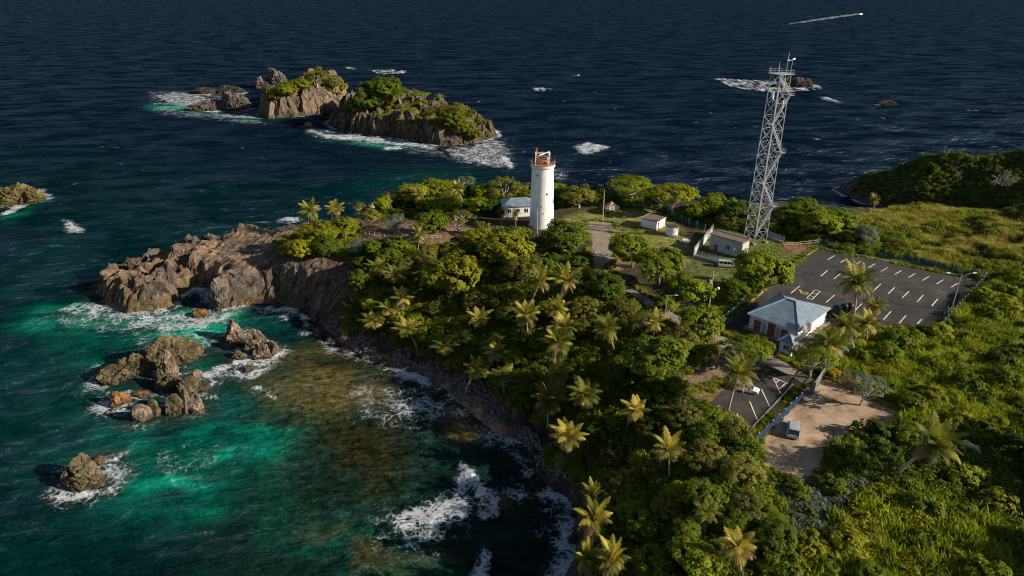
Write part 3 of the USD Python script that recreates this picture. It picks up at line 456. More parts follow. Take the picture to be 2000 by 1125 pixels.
sea = mat('sea_water', {
    'c': ('attribute', {'attribute': 'wcol'}), 'f': ('attribute', {'attribute': 'foam'}), 'g': ('geometry', {}),
    'mp': ('mapping', {'rotation': (0, 0, -a_), 'scale': (0.45, 1.0, 1.0)}), 'n1': ('noise_texture', {'scale': 0.36, 'detail': 6.0, 'roughness': 0.68, 'distortion': 0.5}), 'n2': ('noise_texture', {'scale': 0.09, 'detail': 3.0}),
    'hs': ('math', {'math_type': 'multiply_add', 'value2': 1.6}), 'b': ('bump', {'strength': 1.0, 'distance': 2.6}),
    'fw': ('noise_texture', {'scale': 0.35, 'detail': 4.0}), 'fv': ('vector_math', {'math_type': 'multiply_add', 'vector2': (3.0, 3.0, 3.0)}),
    'v1': ('voronoi_texture', {'feature': 'distance_to_edge', 'scale': 0.55}), 'v2': ('voronoi_texture', {'feature': 'distance_to_edge', 'scale': 1.5}),
    'l1': ('map_range', {'from_min': 0.0, 'from_max': 0.28, 'to_min': 1.0, 'to_max': 0.0, 'clamp': True}), 'l2': ('map_range', {'from_min': 0.0, 'from_max': 0.3, 'to_min': 1.0, 'to_max': 0.0, 'clamp': True}),
    'ls': ('math', {'math_type': 'multiply_add', 'value2': 0.5}), 'l2s': ('math', {'math_type': 'multiply', 'value2': 0.5}), 'fn': ('noise_texture', {'scale': 0.22, 'detail': 8.0, 'roughness': 0.72}),
    'fs': ('math', {'math_type': 'multiply_add', 'value2': 2.0, 'value3': -0.5}), 'fa': ('math', {'math_type': 'multiply_add', 'value2': 0.62}), 'fb': ('math', {'math_type': 'multiply_add', 'value2': 1.25}), 'fr': ('map_range', {'range_type': 'smoothstep', 'from_min': 1.27, 'from_max': 1.92, 'clamp': True}), 'fg': ('map_range', {'range_type': 'smoothstep', 'from_min': 0.08, 'from_max': 0.3, 'clamp': True}), 'ff': ('math', {'math_type': 'multiply'}),
    'cn': ('noise_texture', {'scale': 1.1, 'detail': 6.0, 'roughness': 0.75}), 'cm': ('map_range', {'from_min': 0.3, 'from_max': 0.7, 'to_min': 0.5, 'to_max': 1.5}), 'cc': ('vector_math', {'math_type': 'multiply'}),
    'bd': ('attribute', {'attribute': 'bed'}), 'bn': ('noise_texture', {'scale': 0.5, 'detail': 7.0, 'roughness': 0.78}), 'bm': ('map_range', {'from_min': 0.36, 'from_max': 0.66, 'to_min': 0.15, 'to_max': 2.3, 'clamp': True}), 'bx': ('mix_float', {'a': 1.0}), 'bc': ('vector_math', {'math_type': 'multiply'}),
    'mx': ('mix_color', {'b': (0.46, 0.49, 0.53)}),
    'wd': ('diffuse_bsdf', {}), 'wg': ('glossy_bsdf', {'roughness': 0.2, 'color': (0.30, 0.42, 0.58)}), 'sp': ('mapping', {'rotation': (0, 0, -a_ * 0.6), 'scale': (0.4, 1.0, 1.0)}), 'sn': ('noise_texture', {'scale': 0.06, 'detail': 10.0, 'roughness': 0.8, 'distortion': 0.3}), 'fr2': ('map_range', {'from_min': 0.44, 'from_max': 0.62, 'to_min': 0.0, 'to_max': 0.33, 'clamp': True}), 'lw': ('layer_weight', {'blend': 0.5}), 'lp': ('math', {'math_type': 'power', 'value2': 2.0}), 'lm': ('math', {'math_type': 'multiply'}), 'w': ('mix_closure', {}), 'd': ('diffuse_bsdf', {}), 'ms': ('mix_closure', {})},
    [('g.position', 'mp.vector'), ('mp.vector', 'n1.vector'), ('mp.vector', 'n2.vector'), ('n2.fac', 'hs.value1'), ('n1.fac', 'hs.value3'), ('hs.value', 'b.height'), ('b.normal', 'wg.normal'), ('b.normal', 'wd.normal'), ('g.position', 'sp.vector'), ('sp.vector', 'sn.vector'), ('sn.fac', 'fr2.value'), ('lw.facing', 'lp.value1'), ('lp.value', 'lm.value1'), ('fr2.result', 'lm.value2'), ('lm.value', 'w.fac'), ('wd.BSDF', 'w.closure1'), ('wg.BSDF', 'w.closure2'), ('b.normal', 'd.normal'),
     ('g.position', 'fw.vector'), ('fw.color', 'fv.vector1'), ('g.position', 'fv.vector3'), ('fv.vector', 'v1.vector'), ('fv.vector', 'v2.vector'), ('v1.distance', 'l1.value'), ('v2.distance', 'l2.value'),
     ('l2.result', 'l2s.value1'), ('l1.result', 'ls.value1'), ('l2s.value', 'ls.value3'), ('g.position', 'fn.vector'),
     ('fn.fac', 'fs.value1'), ('ls.value', 'fa.value1'), ('fs.value', 'fa.value3'), ('f.fac', 'fb.value1'), ('fa.value', 'fb.value3'), ('fb.value', 'fr.value'), ('f.fac', 'fg.value'), ('fr.result', 'ff.value1'), ('fg.result', 'ff.value2'),
     ('g.position', 'cn.vector'), ('cn.fac', 'cm.value'), ('c.color', 'cc.vector1'), ('cm.result', 'cc.vector2'), ('bd.fac', 'bx.fac'), ('g.position', 'bn.vector'), ('bn.fac', 'bm.value'), ('bm.result', 'bx.b'), ('cc.vector', 'bc.vector1'), ('bx.result', 'bc.vector2'), ('bc.vector', 'wd.color'),
     ('mx.result', 'd.color'), ('bc.vector', 'mx.a'), ('ff.value', 'mx.fac'), ('ff.value', 'ms.fac'), ('w.closure', 'ms.closure1'), ('d.BSDF', 'ms.closure2')], surface='ms.closure')
for poly in FOAMFAR:
    q = Polygon(PP(poly)); shapely.prepare(q)
    pd = shapely.distance(q, shapely.points(WX.ravel(), WY.ravel())).reshape(WX.shape); rad = 1.0
keepw = np.ones(WX.shape, bool)
wm, uw = grid_mesh('sea', WX, WY, WZ, keepw, sea)
attr(wm, 'wcol', wc.reshape(-1, 3)[uw]); attr(wm, 'foam', fm_all.ravel()[uw], T.FloatArray); attr(wm, 'bed', bed.ravel()[uw], T.FloatArray); tag(wm, kind='structure')
# foam far out, where the sea's own net is coarse: thin drifts lying on the water
foamm = mat('drifting_foam', {'g': ('geometry', {}), 'a': ('attribute', {'attribute': 'foam'}), 'mp': ('mapping', {'scale': (1.0, 0.35, 1.0)}), 'n': ('noise_texture', {'scale': 0.16, 'detail': 8.0, 'roughness': 0.75}), 'm': ('math', {'math_type': 'multiply_add', 'value2': 1.9}), 'r': ('map_range', {'range_type': 'smoothstep', 'from_min': 1.25, 'from_max': 1.75, 'clamp': True}),
                              't': ('transparent_bsdf', {}), 'd': ('diffuse_bsdf', {'color': (0.46, 0.49, 0.53)}), 'x': ('mix_closure', {})},
            [('g.position', 'mp.vector'), ('mp.vector', 'n.vector'), ('n.fac', 'm.value1'), ('a.fac', 'm.value3'), ('m.value', 'r.value'), ('r.result', 'x.fac'), ('t.BSDF', 'x.closure1'), ('d.BSDF', 'x.closure2')], surface='x.closure')
for poly in FOAMFAR:
    q = np.array(PP(poly)); c0 = Polygon(q); st = max(1.2, np.ptp(q[:, 1]) / 40); B = c0.buffer(6)
    x0, y0, x1, y1 = B.bounds; X, Y = np.meshgrid(np.arange(x0, x1, st), np.arange(y0, y1, st)); pts = shapely.points(X.ravel(), Y.ravel())
    dd = np.where(shapely.contains(c0, pts), shapely.distance(c0.boundary, pts), -shapely.distance(c0, pts)).reshape(X.shape)
    g, k = grid_mesh('sea_foam', X, Y, 0.35 + 0 * X + 0.6 * (fb(X, Y, 9, 2, 5) - 0.4), dd > -5, foamm)
    attr(g, 'foam', np.clip(0.12 + dd / 11, -0.5, 0.46).ravel()[k], T.FloatArray); tag(g, kind='stuff')
# ---------------------------------------------------------------- paved ground, kerbs and painted lines
ASPH = mat('asphalt', {'g': ('geometry', {}), 'n': ('noise_texture', {'scale': 0.16, 'detail': 9.0, 'roughness': 0.78}), 'n2': ('noise_texture', {'scale': 6.0, 'detail': 3.0}), 'a': ('math', {'math_type': 'multiply_add', 'value2': 0.25}), 'r': ('rgb_ramp', {'ramp': [(0.38, (0.015, 0.0145, 0.014)), (0.55, (0.027, 0.025, 0.024)), (0.68, (0.042, 0.038, 0.035)), (0.85, (0.095, 0.072, 0.055))]}), 'b': ('bump', {'strength': 0.4, 'distance': 0.03}), 'p': ('principled_bsdf', {'roughness': 0.9, 'specular_ior_level': 0.2})},
           [('g.position', 'n.vector'), ('g.position', 'n2.vector'), ('n2.fac', 'a.value1'), ('n.fac', 'a.value3'), ('a.value', 'r.fac'), ('r.color', 'p.base_color'), ('n2.fac', 'b.height'), ('b.normal', 'p.normal')])
def soilm(name, lo, mid, hi, s=0.5): return mat(name, {'g': ('geometry', {}), 'n': ('noise_texture', {'scale': s, 'detail': 8.0, 'roughness': 0.72}), 'r': ('rgb_ramp', {'ramp': [(0.32, lo), (0.5, mid), (0.68, hi)]}), 'b': ('bump', {'strength': 0.8, 'distance': 0.12}), 'p': ('principled_bsdf', {'roughness': 0.95, 'specular_ior_level': 0.1})}, [('g.position', 'n.vector'), ('n.fac', 'r.fac'), ('r.color', 'p.base_color'), ('n.fac', 'b.height'), ('b.normal', 'p.normal')])
DIRT = soilm('pale_dirt', (0.11, 0.08, 0.052), (0.28, 0.20, 0.133), (0.40, 0.30, 0.21), 0.22); CONC = soilm('worn_concrete', (0.12, 0.1, 0.08), (0.2, 0.168, 0.135), (0.25, 0.215, 0.175), 0.4)
WHITEP = paint('road_paint', (0.62, 0.6, 0.54), 0.8, 0.95, 1.3, dirt=(0.16, 0.15, 0.14)); YELLP = paint('yellow_road_paint', (0.55, 0.42, 0.06), 0.7, 0.4, 2.5); KERB = paint('pale_kerb', (0.27, 0.23, 0.17), 0.9, 0.5, 0.8, 0.02)
def sheet(name, poly, z, m, parent=None, kind='structure', wob=0.0, seed=0):
    g = Polygon(poly).buffer(0).segmentize(0.8)
    if wob:
        c = np.array(g.exterior.coords)[:-1]; c = c + wob * np.stack([fb(c[:, 0], c[:, 1], 2.5, 3, seed) - 0.5, fb(c[:, 0], c[:, 1], 2.5, 3, seed + 5) - 0.5], 1); g = Polygon(c).buffer(0)
    t_ = trimesh.creation.extrude_polygon(g if g.geom_type == 'Polygon' else max(g.geoms, key=lambda q: q.area), 0.3, engine='earcut'); t_.apply_translation((0, 0, z - 0.3)); o = obj(name, t_, m, parent)
    if parent is None: tag(o, kind=kind)
    return o
def strip(a, b, w, z, h=0.006):
    a, b = np.array(a), np.array(b); return flat((*a, z), (*b, z), w, h)
sheet('road', ROAD, ZP + 0.02, CONC, wob=0.8, seed=3); sheet('dirt_lot', DIRT_LOT, ZP + 0.024, DIRT, wob=2.4, seed=9)
up = sheet('upper_car_park', UPPER_LOT, ZP + 0.04, ASPH); lo = sheet('lower_car_park', LOWER_LOT, ZP + 0.044, ASPH)
def z2(a, b): return P(1300 + a / 2.813, 460 + b / 2.813, ZP)
def z6(a, b): return P(1400 + a / 6.617, 720 + b / 6.617, ZP)
L1 = [(891, 133), (961, 149), (1035, 165), (1114, 178), (1183, 198), (1258, 215), (1333, 232), (1410, 248), (1489, 266), (1568, 285)]
segs = [((a, b), (a + 37, b - 22)) for a, b in L1] + [((852, 224), (890, 192)), ((923, 240), (962, 209)), ((996, 262), (1034, 228)), ((1070, 283), (1108, 247)), ((1145, 302), (1183, 266)), ((1222, 322), (1258, 286)), ((1300, 344), (1336, 307)), ((1382, 366), (1415, 328)), ((1462, 388), (1495, 349)),
        ((688, 318), (738, 277)), ((880, 370), (927, 328)), ((1035, 418), (1078, 375)), ((1195, 465), (1238, 417)), ((1280, 487), (1320, 440)), ((1378, 492), (1405, 462))]
for a, b in segs: obj('bay_line', strip(z2(*a), z2(*b), 0.26, ZP + 0.047), WHITEP, up)
for a, b in [((775, 345), (820, 300)), ((820, 300), (850, 307)), ((850, 307), (805, 352)), ((805, 352), (775, 345)), ((790, 331), (820, 338)), ((805, 316), (835, 323))]: obj('hatched_bay_line', strip(z2(*a), z2(*b), 0.22, ZP + 0.0485), WHITEP, up)
wc_ = np.array(z2(757, 311)); sym = [cyl(0.35, 0.006, (wc_[0] - 0.5, wc_[1] + 1.2, ZP + 0.044)), strip(wc_ + (-0.5, 0.9), wc_ + (-0.3, -0.3), 0.3, ZP + 0.047), strip(wc_ + (-0.3, -0.2), wc_ + (0.7, -0.3), 0.28, ZP + 0.0485), strip(wc_ + (0.7, -0.3), wc_ + (1.0, -1.2), 0.28, ZP + 0.0455)]
ring = [strip(wc_ + 1.0 * np.array((math.cos(a), math.sin(a))) - (0, 0.5), wc_ + 1.0 * np.array((math.cos(a + 0.4), math.sin(a + 0.4))) - (0, 0.5), 0.22, ZP + 0.05) for a in np.arange(2.4, 5.8, 0.4)]
obj('wheelchair_symbol', sym + ring, YELLP, up)
for a, b in [((735, 120), (920, 195)), ((730, 125), (825, 320)), ((765, 185), (805, 150)), ((810, 262), (885, 195)), ((575, 265), (685, 495)), ((425, 425), (530, 680)), ((258, 585), (308, 692))]: obj('bay_line', strip(z6(*a), z6(*b), 0.2, ZP + 0.051), WHITEP, lo)
def kerb(label, pts, w=0.28, h=0.14, m=KERB):
    o = thing('kerb', label, 'kerb', (0, 0, ZP))
    for a, b in zip(pts[:-1], pts[1:]): obj('kerb_stone', flat((*a, h / 2), (*b, h / 2), w, h + 0.1), m, o)
kerb('pale kerb along the upper car park beside the grass', [P(1598, 485, ZP), P(1570, 503, ZP), P(1543, 522, ZP)]); kerb('pale kerb left of the hall leading to the upper car park', [P(1501, 562, ZP), P(1475, 582, ZP), P(1462, 592, ZP)]); kerb('pale kerb round the two lower edges of the lower car park', [z6(-115, 520), z6(0, 570), z6(200, 665), z6(450, 770), z6(700, 510), z6(985, 205)], 0.3)
kerb('mossy edge wall along the upper side of the dirt lot', [P(1608, 736, ZP), P(1650, 752, ZP), P(1692, 773, ZP), P(1760, 800, ZP)], 0.4, 0.35, paint('mossy_wall', (0.14, 0.13, 0.05), 0.95, 0.5, 1.5, 0.03)); kerb('rusty strip of kerb along the far side of the upper car park', [P(1610, 486, ZP), P(1700, 503, ZP), P(1800, 524, ZP), P(1895, 545, ZP)], 0.4, 0.1)

# ---------------------------------------------------------------- materials of the buildings
WHITE = paint('white_render', (0.58, 0.575, 0.56), 0.8, 0.35, 0.5, 0.0, dirt=(0.5, 0.47, 0.42)); RUST = paint('rust', (0.30, 0.14, 0.08), 0.85, 0.6, 1.6, 0.02); GREYW = paint('grey_render', (0.30, 0.305, 0.30), 0.85, 0.5, 0.6); STEEL = paint('galvanised_steel', (0.30, 0.32, 0.33), 0.45, 0.35, 1.0, metal=0.35, spec=0.5)
DARK = paint('dark_opening', (0.02, 0.02, 0.022), 0.5, 0.2); REDWOOD = paint('red_brown_wood', (0.17, 0.05, 0.03), 0.6, 0.4, 2.0); ORANGEW = paint('orange_brown_wood', (0.2, 0.085, 0.03), 0.6, 0.4, 2.0); WOODG = paint('weathered_wood', (0.33, 0.28, 0.22), 0.9, 0.5, 2.0); BROWNW = paint('brown_wood', (0.2, 0.11, 0.06), 0.9, 0.4, 2.0)
THATCH = paint('thatch', (0.42, 0.31, 0.2), 0.95, 0.6, 3.0, 0.06); REDP = paint('red_paint', (0.45, 0.05, 0.03), 0.5, 0.3); BLACKP = paint('black_plastic', (0.012, 0.014, 0.014), 0.45, 0.2, spec=0.4); BLUEP = paint('blue_steel', (0.05, 0.09, 0.15), 0.5, 0.3); RUSTROOF = paint('stained_flat_roof', (0.125, 0.09, 0.072), 0.9, 0.6, 0.7)
GLASS = mat('dark_glass', {'p': ('principled_bsdf', {'base_color': (0.012, 0.016, 0.02), 'roughness': 0.06, 'specular_ior_level': 0.6})})
def roofm(name, c, ang):                                              # ribbed sheet metal, ribs running down the slope
    return mat(name, {'tc': ('texture_coordinate', {}), 'n': ('noise_texture', {'scale': 0.6, 'detail': 5.0}), 'r': ('rgb_ramp', {'ramp': [(0.3, np.array(c) * 0.7), (0.6, c), (0.8, np.array(c) * 1.2)]}), 'p': ('principled_bsdf', {'roughness': 0.42, 'metallic': 0.25, 'specular_ior_level': 0.5})}, [('tc.object', 'n.vector'), ('n.fac', 'r.fac'), ('r.color', 'p.base_color')])
BLUEROOF = roofm('blue_grey_metal', (0.19, 0.245, 0.295), 0); MESHG, MESHB, MESHW = [mat(n, {'t': ('transparent_bsdf', {}), 'd': ('diffuse_bsdf', {'color': c}), 'm': ('mix_closure', {'fac': f})}, [('t.BSDF', 'm.closure1'), ('d.BSDF', 'm.closure2')], surface='m.closure') for n, c, f in (('green_wire_mesh', (0.008, 0.075, 0.05), 0.36), ('blue_wire_mesh', (0.02, 0.05, 0.11), 0.42), ('grey_wire_mesh', (0.35, 0.36, 0.37), 0.35))]
def lathe(prof, n=48):
    prof = np.asarray(prof, float); a = np.linspace(0, 2 * np.pi, n, endpoint=False); k = len(prof)
    v = np.stack([prof[:, 0][:, None] * np.cos(a), prof[:, 0][:, None] * np.sin(a), np.repeat(prof[:, 1][:, None], n, 1)], -1).reshape(-1, 3); f = []
    for i in range(k - 1):
        for j in range(n): q = (j + 1) % n; f += [(i * n + j, i * n + q, (i + 1) * n + q), (i * n + j, (i + 1) * n + q, (i + 1) * n + j)]
    return trimesh.Trimesh(v, f, process=False)

# ---------------------------------------------------------------- the lighthouse and the keeper's house
lx, ly = P(1058, 441, ZP); lt = thing('lighthouse', 'tall white round lighthouse with a rusty lantern deck', 'lighthouse', (lx, ly, ZP)); HT = 21.6
WTOWER = mat('streaked_white_render', {'tc': ('texture_coordinate', {}), 'mp': ('mapping', {'scale': (1.0, 1.0, 0.09)}), 'n': ('noise_texture', {'scale': 1.6, 'detail': 7.0, 'roughness': 0.7}), 'n2': ('noise_texture', {'scale': 0.35, 'detail': 5.0}), 'a': ('math', {'math_type': 'multiply_add', 'value2': 0.5}), 'r': ('rgb_ramp', {'ramp': [(0.52, (0.33, 0.26, 0.19)), (0.64, (0.5, 0.47, 0.43)), (0.8, (0.58, 0.57, 0.555))]}), 'p': ('principled_bsdf', {'roughness': 0.85, 'specular_ior_level': 0.2})}, [('tc.object', 'mp.vector'), ('mp.vector', 'n.vector'), ('tc.object', 'n2.vector'), ('n2.fac', 'a.value1'), ('n.fac', 'a.value3'), ('a.value', 'r.fac'), ('r.color', 'p.base_color')])
obj('tower', lathe([(4.35, -1), (4.3, 0), (4.0, HT * 0.5), (3.72, HT - 0.5)]), WTOWER, lt, smooth=True)
obj('gallery', lathe([(3.7, HT - 0.6), (3.85, HT - 0.5), (4.25, HT + 0.0), (4.3, HT + 0.7), (4.2, HT + 0.75), (0.01, HT + 0.75)]), WHITE, lt, smooth=35)
obj('rust_stain_ring', lathe([(4.31, HT + 0.62), (4.34, HT + 0.66), (4.31, HT + 0.82), (0.01, HT + 0.82)]), RUST, lt, smooth=35)
for k in range(22):
    a = 2 * math.pi * k / 22; c, s = 4.15 * math.cos(a), 4.15 * math.sin(a); obj('rail_post', bar((c, s, HT + 0.8), (c, s, HT + 2.0), 0.05, 5), RUST if k % 3 else WHITE, lt)
for h in (HT + 1.4, HT + 2.0):
    obj('rail', [bar((4.15 * math.cos(a), 4.15 * math.sin(a), h), (4.15 * math.cos(a + 0.2856), 4.15 * math.sin(a + 0.2856), h), 0.045, 5) for a in np.arange(0, 2 * math.pi - 0.1, 2 * math.pi / 22)], RUST, lt)
F4 = [(-2.6, -1.9), (1.9, -2.3), (2.4, 1.8), (-2.3, 2.2)]
for k, (x, y) in enumerate(F4): obj('lantern_post', box(0.28, 0.28, 3.2, (x, y, HT + 2.4)), WHITE, lt)
for k in range(4): obj('lantern_beam', flat((*F4[k], HT + 4.1 if k % 2 else HT + 3.8), (*F4[(k + 1) % 4], HT + 4.1 if k % 2 else HT + 3.8), 0.32, 0.34), WHITE if k != 0 else RUST, lt)
obj('lantern_beam', flat((-2.5, -1.7, HT + 3.5), (2.2, 1.6, HT + 4.4), 0.25, 0.3), WHITE, lt)
for k in range(7): obj('rusty_slat', flat((-2.2 + 0.65 * k, -1.7, HT + 2.6 + 0.05 * k), (-2.0 + 0.65 * k, 1.8, HT + 3.0 + 0.04 * k), 0.2, 0.08), RUST, lt)
obj('lantern_floor', lathe([(2.4, HT + 0.8), (2.4, HT + 1.5), (2.1, HT + 1.9), (0.01, HT + 1.9)], 20), RUST, lt); obj('equipment_cabinet', box(1.0, 0.8, 1.3, (1.9, 0.5, HT + 2.1)), WHITE, lt); obj('equipment_cabinet', box(1.5, 0.7, 1.1, (-0.9, -1.6, HT + 1.9)), ORANGEW, lt); obj('dark_hatch', box(0.9, 0.1, 0.8, (0.6, -2.42, HT + 1.5)), DARK, lt)
bm = obj('beacon_mast', bar((-2.2, 0.2, HT + 0.8), (-2.2, 0.2, HT + 5.3), 0.1, 6), WHITE, lt); obj('beacon', [cyl(0.32, 0.8, (-2.2, 0.2, HT + 5.2), 10), cyl(0.45, 0.15, (-2.2, 0.2, HT + 5.0), 10), cyl(0.2, 0.4, (-1.7, 0.1, HT + 4.3), 8)], REDP, lt)
for a, h, w in ((-2.1, HT - 2.6, 0.5), (-1.2, HT - 9, 0.5)):
    obj('window', box(0.3, w, 0.7, (0, 0, 0)).apply_transform(trimesh.transformations.rotation_matrix(a, (0, 0, 1))).apply_translation((math.cos(a) * (4.3 - 0.6 * h / HT - 0.08), math.sin(a) * (4.3 - 0.6 * h / HT - 0.08), h)), DARK, lt)
obj('wall_lamp', [bar((0.3, -4.1, 5.6), (0.3, -4.9, 6.2), 0.06, 5), box(0.3, 0.6, 0.2, (0.3, -5.0, 6.15))], DARK, lt); obj('plinth', lathe([(4.9, -1), (4.9, 0.35), (4.2, 0.4)], 40), CONC, lt)
def hip_roof(L, W, rise, ov, ridge, th=0.18):
    a, b, r = L / 2 + ov, W / 2 + ov, ridge / 2
    V = [(-a, -b, 0), (a, -b, 0), (a, b, 0), (-a, b, 0), (-r, 0, rise), (r, 0, rise)]; V += [(x, y, z - th) for x, y, z in V[:4]]
    F = [(0, 1, 5), (0, 5, 4), (1, 2, 5), (2, 3, 4), (2, 4, 5), (3, 0, 4), (0, 6, 7), (0, 7, 1), (1, 7, 8), (1, 8, 2), (2, 8, 9), (2, 9, 3), (3, 9, 6), (3, 6, 0), (6, 9, 8), (6, 8, 7)]
    return trimesh.Trimesh(V, F, process=False)
def ribs(L, W, rise, ov, ridge, step, r=0.035):                        # standing seams on the four slopes of a hip roof
    a, b, q = L / 2 + ov, W / 2 + ov, ridge / 2; out = []
    for x in np.arange(-a + step / 2, a, step):
        t = 1.0 if abs(x) <= q else (a - abs(x)) / (a - q)
        for s in (-1, 1): out.append(flat((x, s * b, 0.02), (x, s * b * (1 - t), rise * t + 0.02), r * 2, r))
    for y in np.arange(-b + step / 2, b, step):
        t = 1 - abs(y) / b
        for s in (-1, 1): out.append(flat((s * a, y, 0.02), (s * (a + (q - a) * t), y, rise * t + 0.02), r * 2, r))
    return out
hx, hy = P(1006, 424, ZP); kh = thing('keeper_house', "white keeper's house with blue grey metal roof beside the lighthouse", 'house', (hx + 1.0, hy + 4.5, ZP), 8)
obj('wall', box(11.5, 8, 4.0, (0, 0, 1.9)), WHITE, kh); rf = obj('roof', hip_roof(11.5, 8, 2.0, 0.5, 5.0).apply_translation((0, 0, 4.1)), BLUEROOF, kh); obj('roof_seam', [m.apply_translation((0, 0, 4.1)) for m in ribs(11.5, 8, 2.0, 0.5, 5.0, 0.9)], BLUEROOF, rf)
for x in (-3.6, -0.5, 2.6):
    w = obj('window', box(1.2, 0.12, 1.4, (x, -4.03, 2.3)), DARK, kh); obj('window_frame', [box(1.45, 0.1, 0.12, (x, -4.06, 3.06)), box(1.45, 0.1, 0.12, (x, -4.06, 1.54)), box(0.1, 0.1, 1.4, (x, -4.09, 2.3))], WHITE, w)
obj('shutter', [box(0.1, 1.1, 1.6, (5.77, -1.6, 2.2))], REDWOOD, kh); obj('door', box(0.1, 1.0, 2.2, (5.77, 1.2, 1.1)), REDWOOD, kh)

# ---------------------------------------------------------------- the lattice tower, with its zigzag stairs
tx, ty = P(1474, 471, ZP); tw = thing('lattice_tower', 'tall grey steel lattice tower with zigzag stairs and antennas', 'tower', (tx, ty, ZP), 22); TH, B0, B1 = 53.5, 2.5, 2.0
hw = lambda z: B0 + (B1 - B0) * z / TH
cn = lambda k, z: np.array(((1, 1), (-1, 1), (-1, -1), (1, -1))[k % 4] + (0,)) * hw(z) * np.array([1, 1, 0]) + np.array([0, 0, z])
for k in range(4): obj('leg', bar(cn(k, -0.5), cn(k, TH), 0.125, 8), STEEL, tw); obj('footing', box(1.2, 1.2, 0.8, cn(k, 0.1)), CONC, tw)
lev = np.linspace(0, TH, 14)
for i, (z0, z1) in enumerate(zip(lev[:-1], lev[1:])):
    for k in range(4):
        obj('diagonal', flat(cn(k, z0), cn(k + 1, z1), 0.085, 0.085), STEEL, tw); obj('diagonal', flat(cn(k + 1, z0), cn(k, z1), 0.08, 0.08), STEEL, tw); obj('girt', flat(cn(k, z1), cn(k + 1, z1), 0.085, 0.1), STEEL, tw)
flights = [(-1, 3.0), (1, 12.5), (-1, 20.8), (1, 30.0), (-1, 39.2), (1, 47.5), (-1, TH - 0.6)]
for (s0, z0), (s1, z1) in zip(flights[:-1], flights[1:]):
    a, b = np.array([s0 * (hw(z0) + 0.4), -hw(z0) - 0.35, z0]), np.array([s1 * (hw(z1) + 0.4), -hw(z1) - 0.35, z1]); st = obj('stair_flight', [flat(a + (0, q, 0), b + (0, q, 0), 0.05, 0.18) for q in (-0.36, 0.36)], STEEL, tw)
    obj('step', [box(0.3, 0.8, 0.05, a + (b - a) * t) for t in np.linspace(0.03, 0.97, 26)], STEEL, st); obj('handrail', [flat(a + (0, q, 1.05), b + (0, q, 1.05), 0.05, 0.05) for q in (-0.45, 0.45)] + [bar(a + (b - a) * t + (0, -0.45, 0), a + (b - a) * t + (0, -0.45, 1.05), 0.025, 4) for t in np.linspace(0, 1, 7)], STEEL, st)
for s, z in flights[1:-1]:
    x0 = s * (hw(z) + 0.75); ld = obj('landing', box(1.6, 2.6, 0.1, (x0, -hw(z) + 0.2, z)), STEEL, tw); obj('landing_rail', [bar((x0 + s * 0.8, -hw(z) + q, z), (x0 + s * 0.8, -hw(z) + q, z + 1.1), 0.035, 4) for q in (-1.1, 0.2, 1.5)] + [flat((x0 + s * 0.8, -hw(z) - 1.1, z + h), (x0 + s * 0.8, -hw(z) + 1.5, z + h), 0.05, 0.05) for h in (0.55, 1.1)] + [flat((x0 - s * 0.8, -hw(z) - 1.1, z + h), (x0 + s * 0.8, -hw(z) - 1.1, z + h), 0.05, 0.05) for h in (0.55, 1.1)], STEEL, ld)
pf = obj('top_platform', box(5.4, 5.4, 0.14, (0, 0, TH + 0.1)), STEEL, tw); obj('platform_rail', [bar((x, y, TH + 0.1), (x, y, TH + 1.3), 0.04, 4) for x in (-2.6, 0, 2.6) for y in (-2.6, 0, 2.6) if x or y] + [flat((-2.6 * (k % 2 == 0) * 1 + (2.6 if k == 3 else 0) * 0, 0, 0), (0.01, 0, 0), 0.01, 0.01) for k in ()] + [flat((sx * 2.6, -2.6, TH + h), (sx * 2.6, 2.6, TH + h), 0.05, 0.05) for sx in (-1, 1) for h in (0.7, 1.3)] + [flat((-2.6, sy * 2.6, TH + h + 0.002), (2.6, sy * 2.6, TH + h + 0.002), 0.05, 0.05) for sy in (-1, 1) for h in (0.7, 1.3)], STEEL, pf)
obj('whip_antenna', bar((2.3, 0.5, TH - 7), (2.4, 0.5, TH + 6.0), 0.09, 6), STEEL, tw)
for x, y, z, h in ((-2.2, -1.5, TH + 0.2, 2.2), (-2.4, 2.0, TH + 0.2, 1.8), (1.2, -2.6, TH + 0.2, 4.2), (0.9, 2.2, TH + 0.2, 3.0)): obj('antenna_mast', bar((x, y, z), (x, y, z + h), 0.07, 6), STEEL, tw)
obj('anemometer', [flat((-0.6, -2.6, TH + 4.1), (1.9, -2.6, TH + 4.3), 0.08, 0.08), cyl(0.3, 0.35, (-0.5, -2.6, TH + 4.1), 8), box(0.9, 0.08, 0.5, (1.7, -2.6, TH + 4.5))], WHITE, tw)
for k, (s, z) in enumerate(((1, TH - 3.5), (1, TH - 9), (-1, TH - 6))): obj('panel_antenna', box(0.35, 0.5, 2.2, (s * (hw(z) + 0.5), 0.9 - 0.9 * k, z)), WHITE, tw)
obj('cable_ladder', [flat((hw(0) * 0.8, hw(0) * 0.9, 0), (hw(TH) * 0.8, hw(TH) * 0.9, TH), 0.5, 0.08)], GREYW, tw)

